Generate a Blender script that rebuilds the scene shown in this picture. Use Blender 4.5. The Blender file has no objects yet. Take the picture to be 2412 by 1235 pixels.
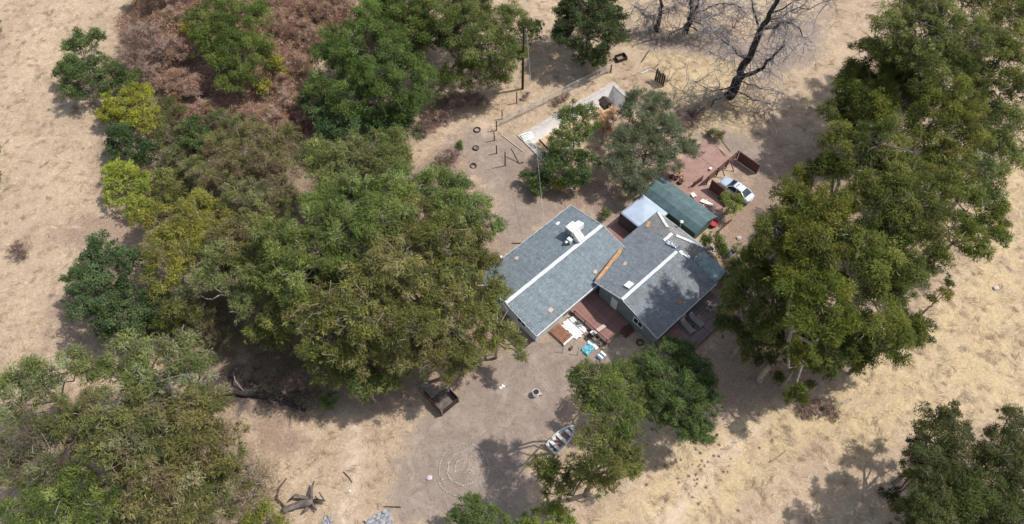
import bpy, bmesh, math, random
import numpy as np
from mathutils import Vector, Matrix

SC = bpy.context.scene
COL = SC.collection
PI = math.pi
R = math.radians

# ------------------------------------------------------------------ camera, sky, sun, exposure
PITCH = R(57); FPX = 1722.0; CAM_H = 75.0
CAM_P = np.array([0.0, -CAM_H / math.tan(PITCH), CAM_H])
cam_d = bpy.data.cameras.new('camera'); cam = bpy.data.objects.new('camera', cam_d); COL.objects.link(cam)
cam.location = CAM_P; cam.rotation_euler = (PI / 2 - PITCH, 0, 0)
cam_d.sensor_fit = 'HORIZONTAL'; cam_d.sensor_width = 36; cam_d.lens = 36 * FPX / 2412
cam_d.clip_start = 1; cam_d.clip_end = 6000
SC.camera = cam
SUN_EL, SUN_AZ = R(57), R(14)                       # azimuth measured from +X towards +Y
world = bpy.data.worlds.new('World'); SC.world = world; world.use_nodes = True
wn = world.node_tree.nodes; bg = wn['Background']
sky = wn.new('ShaderNodeTexSky'); sky.sky_type = 'NISHITA'; sky.sun_disc = False
sky.sun_elevation = SUN_EL; sky.sun_rotation = PI / 2 - SUN_AZ
hs = wn.new('ShaderNodeHueSaturation'); hs.inputs['Saturation'].default_value = 0.55      # thin bright haze: shade is nearly neutral
world.node_tree.links.new(sky.outputs[0], hs.inputs['Color']); world.node_tree.links.new(hs.outputs[0], bg.inputs[0]); bg.inputs[1].default_value = 0.15
sun_d = bpy.data.lights.new('sun', 'SUN'); sun_d.energy = 3.6; sun_d.angle = R(0.6); sun_d.color = (1, 0.945, 0.865)
sun = bpy.data.objects.new('sun', sun_d); COL.objects.link(sun)
sv = Vector((math.cos(SUN_EL) * math.cos(SUN_AZ), math.cos(SUN_EL) * math.sin(SUN_AZ), math.sin(SUN_EL)))
sun.rotation_euler = sv.to_track_quat('Z', 'Y').to_euler(); sun.location = (60, 15, 90)
SC.view_settings.view_transform = 'Standard'; SC.view_settings.look = 'None'
SC.view_settings.exposure = 0.50; SC.view_settings.gamma = 1; SC.view_settings.use_curve_mapping = False
SC.render.engine = 'CYCLES'
SC.cycles.max_bounces = 5; SC.cycles.diffuse_bounces = 4; SC.cycles.transparent_max_bounces = 4
SC.cycles.transmission_bounces = 2; SC.cycles.glossy_bounces = 2

# ------------------------------------------------------------------ helpers
rng = np.random.default_rng(7)
random.seed(7)
fw = np.array([0, math.cos(PITCH), -math.sin(PITCH)]); up = np.array([0, math.sin(PITCH), math.cos(PITCH)])
TH = R(43); CT, ST = math.cos(TH), math.sin(TH)     # the houses' own grid is turned 43 degrees

def at(u, v, z=0.0):
    """ground position (metres) of a point measured on the survey photo, at height z"""
    d = fw * FPX + np.array([1, 0, 0]) * (u - 1206) + up * (617.5 - v)
    return CAM_P + d * ((z - CAM_P[2]) / d[2])
def mpp(P):
    return float((np.asarray(P) - CAM_P) @ fw) / FPX      # metres per photo pixel there
def W(x, y, z=0.0):
    return (x * CT - y * ST, x * ST + y * CT, z)
def al(u, v, z=0.0):
    p = at(u, v, z); return (p[0] * CT + p[1] * ST, -p[0] * ST + p[1] * CT, z)

def new_mat(name, color=(0.5, 0.5, 0.5), rough=0.8, metal=0.0, noise=0.0, scale=3.0, bump=0.0, color2=None, detail=4, spec=0.3):
    m = bpy.data.materials.new(name); m.use_nodes = True
    nt = m.node_tree; b = nt.nodes['Principled BSDF']
    b.inputs['Base Color'].default_value = (*color, 1); b.inputs['Roughness'].default_value = rough
    b.inputs['Metallic'].default_value = metal; b.inputs['Specular IOR Level'].default_value = spec
    if noise or bump or color2:
        tc = nt.nodes.new('ShaderNodeTexCoord'); n = nt.nodes.new('ShaderNodeTexNoise')
        n.inputs['Scale'].default_value = scale; n.inputs['Detail'].default_value = detail; n.inputs['Roughness'].default_value = 0.65
        nt.links.new(tc.outputs['Object'], n.inputs['Vector'])
        if noise or color2:
            r = nt.nodes.new('ShaderNodeValToRGB')
            c2 = color2 if color2 else tuple(min(1, c * (1 + noise)) for c in color)
            c1 = color if color2 else tuple(c * (1 - noise) for c in color)
            r.color_ramp.elements[0].position = 0.35; r.color_ramp.elements[1].position = 0.68
            r.color_ramp.elements[0].color = (*c1, 1); r.color_ramp.elements[1].color = (*c2, 1)
            nt.links.new(n.outputs['Fac'], r.inputs[0]); nt.links.new(r.outputs[0], b.inputs['Base Color'])
        if bump:
            bp = nt.nodes.new('ShaderNodeBump'); bp.inputs['Strength'].default_value = bump; bp.inputs['Distance'].default_value = 0.05
            nt.links.new(n.outputs['Fac'], bp.inputs['Height']); nt.links.new(bp.outputs[0], b.inputs['Normal'])
    return m

def attr_mat(name, rough=0.7, transl=0.0, noise=0.15, scale=6.0, spec=0.2):
    """base colour comes from the per-piece colour attribute"""
    m = bpy.data.materials.new(name); m.use_nodes = True
    nt = m.node_tree; b = nt.nodes['Principled BSDF']; out = nt.nodes['Material Output']
    a = nt.nodes.new('ShaderNodeAttribute'); a.attribute_name = 'Col'
    b.inputs['Roughness'].default_value = rough; b.inputs['Specular IOR Level'].default_value = spec
    src = a.outputs['Color']
    if noise:
        tc = nt.nodes.new('ShaderNodeTexCoord'); n = nt.nodes.new('ShaderNodeTexNoise'); n.inputs['Scale'].default_value = scale
        n.inputs['Detail'].default_value = 5
        nt.links.new(tc.outputs['Object'], n.inputs['Vector'])
        mr = nt.nodes.new('ShaderNodeMapRange'); mr.inputs[3].default_value = 1 - noise * 2; mr.inputs[4].default_value = 1 + noise * 2
        nt.links.new(n.outputs['Fac'], mr.inputs[0])
        mx = nt.nodes.new('ShaderNodeVectorMath'); mx.operation = 'SCALE'
        nt.links.new(src, mx.inputs[0]); nt.links.new(mr.outputs[0], mx.inputs['Scale']); src = mx.outputs[0]
    nt.links.new(src, b.inputs['Base Color'])
    if transl:
        t = nt.nodes.new('ShaderNodeBsdfTranslucent'); nt.links.new(src, t.inputs['Color'])
        ms = nt.nodes.new('ShaderNodeMixShader'); ms.inputs[0].default_value = transl
        nt.links.new(b.outputs[0], ms.inputs[1]); nt.links.new(t.outputs[0], ms.inputs[2]); nt.links.new(ms.outputs[0], out.inputs['Surface'])
    return m

def link(o, parent=None):
    COL.objects.link(o)
    if parent is not None: o.parent = parent
    return o
def mesh_np(name, V, F, mat, parent=None, col=None, smooth=False):
    """V (n,3), F (m,k) with constant k; col one colour per face"""
    V = np.asarray(V, np.float32); F = np.asarray(F, np.int32)
    me = bpy.data.meshes.new(name); k = F.shape[1]
    me.vertices.add(len(V)); me.vertices.foreach_set('co', V.ravel())
    me.loops.add(F.size); me.loops.foreach_set('vertex_index', F.ravel())
    me.polygons.add(len(F)); me.polygons.foreach_set('loop_start', np.arange(0, F.size, k, dtype=np.int32))
    if smooth: me.polygons.foreach_set('use_smooth', np.ones(len(F), bool))
    if col is not None:
        a = me.color_attributes.new('Col', 'FLOAT_COLOR', 'CORNER')
        c = np.ones((len(F), k, 4), np.float32); c[:, :, :3] = np.asarray(col, np.float32)[:, None, :]
        a.data.foreach_set('color', c.ravel())
    me.update(calc_edges=True)
    me.materials.append(mat)
    return link(bpy.data.objects.new(name, me), parent)

class MB:
    """collects shapes, builds one mesh; o = origin of the thing the mesh hangs under"""
    def __init__(s, o=(0, 0, 0)): s.v = []; s.f = []; s.o = o
    def add(s, vs, fs):
        n = len(s.v); s.v += [tuple(v) for v in vs]; s.f += [tuple(i + n for i in f) for f in fs]; return s
    def box(s, c, d, rz=0.0, tilt=None):
        hx, hy, hz = d[0] / 2, d[1] / 2, d[2] / 2
        vs = [Vector((x * hx, y * hy, z * hz)) for z in (-1, 1) for y in (-1, 1) for x in (-1, 1)]
        M = Matrix.Rotation(rz, 3, 'Z')
        if tilt is not None: M = M @ Matrix.Rotation(tilt[1], 3, tilt[0])
        vs = [M @ v + Vector(c) for v in vs]
        return s.add(vs, [(0, 2, 3, 1), (4, 5, 7, 6), (0, 1, 5, 4), (2, 6, 7, 3), (0, 4, 6, 2), (1, 3, 7, 5)])
    def b(s, x0, x1, y0, y1, z0, z1): return s.box(((x0 + x1) / 2, (y0 + y1) / 2, (z0 + z1) / 2), (abs(x1 - x0), abs(y1 - y0), abs(z1 - z0)))
    def bar(s, p, q, w, h=None):
        p, q = Vector(p), Vector(q); d = q - p; h = h or w
        M = d.to_track_quat('X', 'Z').to_matrix(); L = d.length / 2
        vs = [M @ Vector((x * L, y * w / 2, z * h / 2)) + (p + q) / 2 for z in (-1, 1) for y in (-1, 1) for x in (-1, 1)]
        return s.add(vs, [(0, 2, 3, 1), (4, 5, 7, 6), (0, 1, 5, 4), (2, 6, 7, 3), (0, 4, 6, 2), (1, 3, 7, 5)])
    def tube(s, pts, rad, n=8, cap=True):
        pts = [Vector(p) for p in pts]; rad = rad if hasattr(rad, '__len__') else [rad] * len(pts)
        V = []; F = []
        for i, p in enumerate(pts):
            t = (pts[min(i + 1, len(pts) - 1)] - pts[max(i - 1, 0)])
            if t.length < 1e-6: t = Vector((0, 0, 1))
            t.normalize(); a = t.cross(Vector((0.31, 0.95, 0.1))); a.normalize(); c = t.cross(a)
            for k in range(n):
                g = 2 * PI * k / n; V.append(p + (a * math.cos(g) + c * math.sin(g)) * rad[i])
        for i in range(len(pts) - 1):
            for k in range(n):
                k2 = (k + 1) % n; F.append((i * n + k, i * n + k2, (i + 1) * n + k2, (i + 1) * n + k))
        if cap: F += [tuple(range(n))[::-1], tuple((len(pts) - 1) * n + k for k in range(n))]
        return s.add(V, F)
    def ring(s, c, r, t, n=20, m=8, h=None, rz=0, tilt=None):
        V = []; F = []; M = Matrix.Rotation(rz, 3, 'Z')
        if tilt is not None: M = M @ Matrix.Rotation(tilt[1], 3, tilt[0])
        for i in range(n):
            a = 2 * PI * i / n
            for j in range(m):
                g = 2 * PI * j / m; q = r + t * math.cos(g)
                V.append(M @ Vector((q * math.cos(a), q * math.sin(a), (h or t) * math.sin(g))) + Vector(c))
        for i in range(n):
            for j in range(m):
                F.append((i * m + j, ((i + 1) % n) * m + j, ((i + 1) % n) * m + (j + 1) % m, i * m + (j + 1) % m))
        return s.add(V, F)
    def build(s, name, mat, parent=None, smooth=False, bevel=0.0, solid=0.0):
        me = bpy.data.meshes.new(name)
        me.from_pydata([(v[0] - s.o[0], v[1] - s.o[1], v[2] - s.o[2]) for v in s.v], [], s.f)
        me.materials.append(mat)
        if smooth: me.polygons.foreach_set('use_smooth', np.ones(len(s.f), bool))
        me.update()
        o = link(bpy.data.objects.new(name, me), parent)
        if bevel:
            md = o.modifiers.new('bevel', 'BEVEL'); md.width = bevel; md.segments = 1; md.limit_method = 'ANGLE'
        if solid:
            md = o.modifiers.new('solid', 'SOLIDIFY'); md.thickness = solid
        return o

def tag(o, label=None, cat=None, group=None, kind=None):
    if label: o['label'] = label
    if cat: o['category'] = cat
    if group: o['group'] = group
    if kind: o['kind'] = kind
    return o
def thing(name, label, cat, loc, rz=0.0, group=None):
    o = bpy.data.objects.new(name, None); COL.objects.link(o); o.empty_display_size = 0.3
    o.location = loc; o.rotation_euler = (0, 0, rz)
    return tag(o, label, cat, group)
def gthing(name, label, cat, x, y, z=0.0, group=None):
    """a thing on the houses' grid: its parts use grid coordinates with MB(o=(x,y,z))"""
    return thing(name, label, cat, W(x, y, z), TH, group)
def dup(o, loc, rz, label=None, sc=None):
    c = o.copy(); COL.objects.link(c); c.location = loc; c.rotation_euler = (0, 0, rz)
    if sc: c.scale = (sc, sc, sc)
    if label: c['label'] = label
    for ch in o.children:
        d = ch.copy(); COL.objects.link(d); d.parent = c
        for g in ch.children:
            e = g.copy(); COL.objects.link(e); e.parent = d
    return c

def vnoise(x, y, seed=0):
    xi = np.floor(x).astype(np.int64); yi = np.floor(y).astype(np.int64); fx = x - xi; fy = y - yi
    fx = fx * fx * (3 - 2 * fx); fy = fy * fy * (3 - 2 * fy)
    def h(a, b):
        n = (a * 374761393 + b * 668265263 + seed * 974634) & 0x7fffffff
        n = ((n ^ (n >> 13)) * 1274126177) & 0x7fffffff
        return ((n ^ (n >> 16)) & 0xffff) / 65535.0
    return (h(xi, yi) * (1 - fx) + h(xi + 1, yi) * fx) * (1 - fy) + (h(xi, yi + 1) * (1 - fx) + h(xi + 1, yi + 1) * fx) * fy
def fbm(x, y, seed=0, o=4):
    s = 0; a = 0.5
    for i in range(o): s = s + a * vnoise(x * 2 ** i, y * 2 ** i, seed + i); a *= 0.5
    return s / (1 - 0.5 ** o)
def poly_sd(X, Y, P):
    """signed distance to a polygon, positive inside"""
    P = np.asarray(P, float); d = np.full(X.shape, 1e9); inside = np.zeros(X.shape, bool)
    for i in range(len(P)):
        a, b = P[i], P[(i + 1) % len(P)]; e = b - a
        t = np.clip(((X - a[0]) * e[0] + (Y - a[1]) * e[1]) / (e @ e + 1e-9), 0, 1)
        d = np.minimum(d, np.hypot(X - a[0] - t * e[0], Y - a[1] - t * e[1]))
        c = ((a[1] > Y) != (b[1] > Y)) & (X < (b[0] - a[0]) * (Y - a[1]) / (b[1] - a[1] + 1e-12) + a[0]); inside ^= c
    return np.where(inside, d, -d)
def gpoly(px): return [tuple(at(u, v)[:2]) for u, v in px]

# ------------------------------------------------------------------ materials
M = {}
M['foliage'] = attr_mat('foliage', 0.75, 0.42, 0.0, spec=0.08)
M['twig'] = attr_mat('twigs', 0.85, 0.0, 0.0)
M['straw'] = attr_mat('straw_blades', 0.8, 0.15, 0.0)
M['bark'] = new_mat('bark', (0.16, 0.125, 0.10), 0.9, noise=0.4, scale=4, bump=0.4)
M['bark_pale'] = new_mat('pale_bark', (0.17, 0.135, 0.11), 0.85, color2=(0.36, 0.30, 0.25), scale=2.5, bump=0.3)
M['char'] = new_mat('charred_bark', (0.018, 0.016, 0.016), 0.9, color2=(0.05, 0.042, 0.04), scale=5, bump=0.6)
M['pale_twig'] = new_mat('bleached_twigs', (0.33, 0.30, 0.29), 0.85, color2=(0.16, 0.14, 0.135), scale=1.5)
M['grey_wood'] = new_mat('weathered_wood', (0.20, 0.175, 0.155), 0.9, noise=0.35, scale=5, bump=0.3)
M['dark_wood'] = new_mat('dark_wood', (0.055, 0.04, 0.033), 0.85, noise=0.4, scale=6, bump=0.3)
M['brown_wood'] = new_mat('brown_stained_wood', (0.11, 0.052, 0.040), 0.8, noise=0.35, scale=5, bump=0.2)
M['red_deck'] = new_mat('red_deck_paint', (0.225, 0.122, 0.105), 0.75, noise=0.22, scale=2.5, bump=0.15)
M['red_patio'] = new_mat('red_patio_concrete', (0.235, 0.14, 0.118), 0.85, color2=(0.32, 0.205, 0.172), scale=0.9, bump=0.15, detail=7)
M['mauve_deck'] = new_mat('worn_deck', (0.16, 0.12, 0.118), 0.8, noise=0.3, scale=3, bump=0.2)
M['white'] = new_mat('white_paint', (0.78, 0.78, 0.77), 0.6, noise=0.06, scale=4)
M['white_roofcap'] = new_mat('pale_ridge_cap', (0.50, 0.52, 0.54), 0.7, color2=(0.66, 0.68, 0.70), scale=1.6, bump=0.2, detail=7)
M['white_wall'] = new_mat('pale_siding', (0.52, 0.55, 0.58), 0.7, noise=0.1, scale=2)
M['green_wall'] = new_mat('grey_green_siding', (0.15, 0.20, 0.20), 0.75, noise=0.15, scale=1.5)
M['deckboard'] = new_mat('roof_underlay', (0.10, 0.115, 0.13), 0.9, noise=0.15, scale=3)
M['shingle'] = attr_mat('asphalt_shingles', 0.9, 0.0, 0.12, 1.3, spec=0.15)
def stain(m):
    nt = m.node_tree; b = nt.nodes['Principled BSDF']; src = b.inputs['Base Color'].links[0].from_socket
    tc = nt.nodes.new('ShaderNodeTexCoord'); mp = nt.nodes.new('ShaderNodeMapping'); mp.inputs['Scale'].default_value = (2.2, 0.28, 1); n = nt.nodes.new('ShaderNodeTexNoise'); n.inputs['Scale'].default_value = 1.1; n.inputs['Detail'].default_value = 6; n.inputs['Roughness'].default_value = .7
    nt.links.new(tc.outputs['Object'], mp.inputs[0]); nt.links.new(mp.outputs[0], n.inputs['Vector'])
    r = nt.nodes.new('ShaderNodeMapRange'); r.inputs[1].default_value = .3; r.inputs[2].default_value = .7; r.inputs[3].default_value = .8; r.inputs[4].default_value = 1.14; nt.links.new(n.outputs['Fac'], r.inputs[0])
    v = nt.nodes.new('ShaderNodeVectorMath'); v.operation = 'SCALE'; nt.links.new(src, v.inputs[0]); nt.links.new(r.outputs[0], v.inputs['Scale']); nt.links.new(v.outputs[0], b.inputs['Base Color'])
stain(M['shingle'])
M['fascia'] = new_mat('fascia_paint', (0.42, 0.44, 0.46), 0.65, noise=0.15, scale=3)
M['glass'] = new_mat('window_glass', (0.02, 0.03, 0.04), 0.08, spec=0.6)
M['plywood'] = new_mat('torn_plywood', (0.34, 0.17, 0.07), 0.85, color2=(0.50, 0.32, 0.17), scale=3, bump=0.3)
M['tan_patch'] = new_mat('tan_patch', (0.42, 0.34, 0.30), 0.9, noise=0.15, scale=5)
M['green_metal'] = new_mat('green_roof_metal', (0.074, 0.122, 0.130), 0.5, noise=0.22, scale=1.3, spec=0.4)
M['green_end'] = new_mat('green_shed_wall', (0.06, 0.11, 0.10), 0.6, noise=0.1, scale=2)
M['canopy'] = new_mat('canopy_fabric', (0.30, 0.36, 0.45), 0.7, color2=(0.38, 0.445, 0.54), scale=0.9, detail=6)
M['curtain'] = new_mat('brown_screen', (0.055, 0.042, 0.04), 0.8, noise=0.2, scale=3)
M['awning'] = new_mat('corrugated_awning', (0.19, 0.25, 0.27), 0.5, noise=0.3, scale=2)
M['foil'] = new_mat('silver_flashing', (0.55, 0.57, 0.60), 0.4, metal=0.4, noise=0.1, scale=5)
M['rust'] = new_mat('rusty_slats', (0.20, 0.085, 0.045), 0.8, color2=(0.36, 0.20, 0.13), scale=4, bump=0.2)
M['terracotta'] = new_mat('terracotta', (0.36, 0.13, 0.07), 0.85, noise=0.3, scale=6)
M['brick'] = new_mat('flue_brick', (0.26, 0.11, 0.08), 0.9, noise=0.3, scale=8, bump=0.3)
M['tarp_blue'] = new_mat('turquoise_tarp', (0.07, 0.40, 0.46), 0.5, color2=(0.25, 0.58, 0.62), scale=5)
M['rubber'] = new_mat('black_rubber', (0.025, 0.024, 0.024), 0.8, noise=0.25, scale=8)
M['car'] = new_mat('silver_blue_paint', (0.50, 0.57, 0.66), 0.28, metal=0.35, noise=0.03, scale=2, spec=0.5)
M['car_light'] = new_mat('silver_roof_paint', (0.66, 0.70, 0.74), 0.3, metal=0.25, noise=0.03, scale=2, spec=0.5)
M['lamp_red'] = new_mat('red_lens', (0.35, 0.02, 0.02), 0.2)
M['lamp_clear'] = new_mat('clear_lens', (0.6, 0.62, 0.65), 0.15)
M['alu'] = new_mat('weathered_aluminium', (0.52, 0.51, 0.49), 0.6, metal=0.0, noise=0.15, scale=3)
M['boat_in'] = new_mat('boat_inside', (0.27, 0.26, 0.255), 0.6, color2=(0.15, 0.11, 0.09), scale=3)
M['boat_seat'] = new_mat('boat_bench', (0.52, 0.50, 0.49), 0.6, noise=0.15, scale=4)
M['concrete'] = new_mat('pale_concrete', (0.40, 0.36, 0.34), 0.9, noise=0.2, scale=2, bump=0.2)
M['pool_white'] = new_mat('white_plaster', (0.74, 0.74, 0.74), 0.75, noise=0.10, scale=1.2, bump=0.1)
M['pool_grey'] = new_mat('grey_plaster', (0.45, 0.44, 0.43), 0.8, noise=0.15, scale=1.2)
M['stone'] = new_mat('pale_stone', (0.32, 0.295, 0.265), 0.9, noise=0.25, scale=9, bump=0.3)
M['rock'] = new_mat('pinkish_rock', (0.46, 0.39, 0.41), 0.9, noise=0.15, scale=6, bump=0.3)
M['steel'] = new_mat('galvanised_steel', (0.38, 0.39, 0.40), 0.5, metal=0.4, noise=0.1, scale=6)
M['rusty_steel'] = new_mat('rusty_steel', (0.12, 0.075, 0.055), 0.8, noise=0.35, scale=8)
M['red'] = new_mat('red_plastic', (0.36, 0.035, 0.04), 0.5, noise=0.15, scale=5)
M['blue'] = new_mat('blue_plastic', (0.08, 0.14, 0.30), 0.5, noise=0.15, scale=5)
M['grey_sheet'] = new_mat('grey_sheet', (0.27, 0.27, 0.285), 0.7, noise=0.2, scale=2, bump=0.2)
M['lounger'] = new_mat('grey_sling_fabric', (0.20, 0.19, 0.185), 0.8, noise=0.15, scale=6)
M['cable'] = new_mat('cable_grey', (0.42, 0.42, 0.40), 0.6)
M['weed'] = new_mat('dry_weed', (0.20, 0.145, 0.09), 0.9)
M['log_wood'] = new_mat('log_wood', (0.075, 0.06, 0.053), 0.9, color2=(0.175, 0.145, 0.13), scale=2.2, bump=0.5)
M['fill'] = new_mat('straw_fill', (0.40, 0.28, 0.19), 0.95, color2=(0.50, 0.38, 0.26), scale=2.5, bump=0.5)

# ------------------------------------------------------------------ ground
POOL_PX = [(1233, 322), (1444, 203), (1492, 246), (1290, 378)]
POOL = gpoly(POOL_PX)
MASKS = dict(
    dirt=[[(915, 1240), (925, 1100), (1000, 960), (1090, 890), (1220, 800), (1290, 780), (1470, 815), (1450, 880), (1370, 905), (1330, 1000), (1255, 1060), (1235, 1240)],
          [(1060, 330), (1100, 300), (1180, 320), (1240, 330), (1310, 470), (1340, 490), (1190, 600), (1160, 660), (1175, 480), (1100, 400)],
          [(1480, 60), (1560, 90), (1640, 90), (1700, 60), (1760, 100), (1950, 20), (1930, 140), (1800, 200), (1760, 150), (1640, 130), (1520, 120)], [(1610, 330), (1700, 300), (1800, 330), (1830, 420), (1800, 560), (1740, 580), (1790, 450), (1700, 350)],
          [(1420, 470), (1340, 485), (1440, 540), (1480, 480)],],
    litter=[[(1760, 430), (1850, 360), (1980, 330), (2100, 500), (2000, 900), (1820, 940), (1690, 980), (1640, 860), (1700, 720), (1690, 560), (1740, 380)],
            [(420, 330), (700, 330), (980, 380), (1080, 330), (1150, 480), (1200, 640), (1190, 830), (1060, 900), (930, 960), (700, 990), (470, 960), (430, 700)],
            [(0, 950), (380, 900), (560, 960), (600, 1060), (560, 1235), (0, 1240)],
            [(700, 240), (1040, 190), (1080, 240), (1010, 330), (720, 330)],
            [(1200, 400), (1290, 370), (1460, 420), (1480, 500), (1340, 490), (1240, 470)],
            [(120, 190), (250, 240), (240, 330), (220, 440), (250, 500), (150, 540), (130, 570), (200, 600), (110, 740), (130, 820), (240, 830), (420, 700), (420, 400), (330, 200)], [(560, 960), (720, 960), (680, 1010), (760, 1060), (620, 1080)],
            [(2150, 1120), (2330, 1010), (2420, 1100), (2420, 1240), (2150, 1240)],
            ],
    bramble=[[(390, -60), (760, -60), (830, 60), (740, 120), (720, 320), (560, 330), (420, 300), (390, 230), (330, 140), (280, 60)],
             [(860, -60), (1010, -60), (1010, 120), (860, 120)]],
    gold=[[(2420, 300), (2420, 1000), (2200, 980), (1990, 1100), (1880, 1000), (2000, 880), (2250, 680)],
          [(1480, 90), (1700, 60), (1800, 240), (1700, 360), (1550, 200)],
          [(1600, 1060), (1800, 960), (2000, 960), (1700, 1240), (1400, 1240)]],
    track=[[(690, 900), (760, 940), (830, 1000), (835, 1100), (800, 1235), (812, 1235), (850, 1100), (845, 990), (770, 925)], [(1545, 1240), (1590, 1240), (1700, 1090), (1790, 1010), (1770, 1000), (1660, 1090)], [(1195, 500), (1160, 420), (1110, 420), (1100, 330), (1140, 290), (1160, 300), (1150, 400), (1200, 440)]],
    dark=[[(455, 905), (540, 870), (650, 880), (730, 930), (725, 975), (640, 950), (540, 965), (470, 940)]])  # deep shade left of the central grove, put into the ground colour
def seg(a, b, n): return a + (b - a) * np.arange(n) / n
gx = np.concatenate([-np.geomspace(3000, 100, 14), seg(-92, 92, 340), np.geomspace(92, 3000, 16)])
gy = np.concatenate([-np.geomspace(3000, 60, 14), seg(-52, 66, 218), np.geomspace(66, 3500, 16)])
GX, GY = np.meshgrid(gx, gy)
def soft(key, w=2.4):
    m = np.zeros(GX.shape)
    for p in MASKS[key]: m = np.maximum(m, np.clip(0.5 + poly_sd(GX, GY, gpoly(p)) / (2 * w), 0, 1))
    return m
flat = np.zeros(GX.shape)                              # keep the ground level round the buildings
flat = np.clip(0.5 + poly_sd(GX, GY, [W(-8, 3)[:2], W(36, 3)[:2], W(36, -26)[:2], W(-8, -26)[:2]]) / 6, 0, 1)
GZ = (fbm(GX / 9, GY / 9, 3) - 0.5) * 0.45 + (fbm(GX / 2.2, GY / 2.2, 11) - 0.5) * 0.14
GZ = GZ * (1 - flat) - 0.03 * flat
pool_in = poly_sd(GX, GY, POOL)
GZ = np.where(pool_in > -0.9, np.minimum(GZ, -0.02), GZ)
GZ = np.where(pool_in > -0.1, -2.8, GZ)
def ground_z(x, y):
    z = (fbm(x / 9, y / 9, 3) - 0.5) * 0.45 + (fbm(x / 2.2, y / 2.2, 11) - 0.5) * 0.14
    f = np.clip(0.5 + poly_sd(x, y, [W(-8, 3)[:2], W(36, 3)[:2], W(36, -26)[:2], W(-8, -26)[:2]]) / 6, 0, 1)
    z = z * (1 - f) - 0.03 * f
    return np.where(poly_sd(x, y, POOL) > -0.9, np.minimum(z, -0.02), z)
def gz1(x, y): return float(ground_z(np.array([float(x)]), np.array([float(y)]))[0])
def gat(u, v, dz=0.0):
    p = at(u, v, 0); p = at(u, v, gz1(p[0], p[1])); p[2] = gz1(p[0], p[1]) + dz; return p
nx, ny = len(gx), len(gy)
idx = np.arange(nx * ny).reshape(ny, nx)
GF = np.stack([idx[:-1, :-1], idx[:-1, 1:], idx[1:, 1:], idx[1:, :-1]], -1).reshape(-1, 4)
GV = np.stack([GX, GY, GZ], -1).reshape(-1, 3)
gm = bpy.data.materials.new('dry_ground'); gm.use_nodes = True
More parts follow.
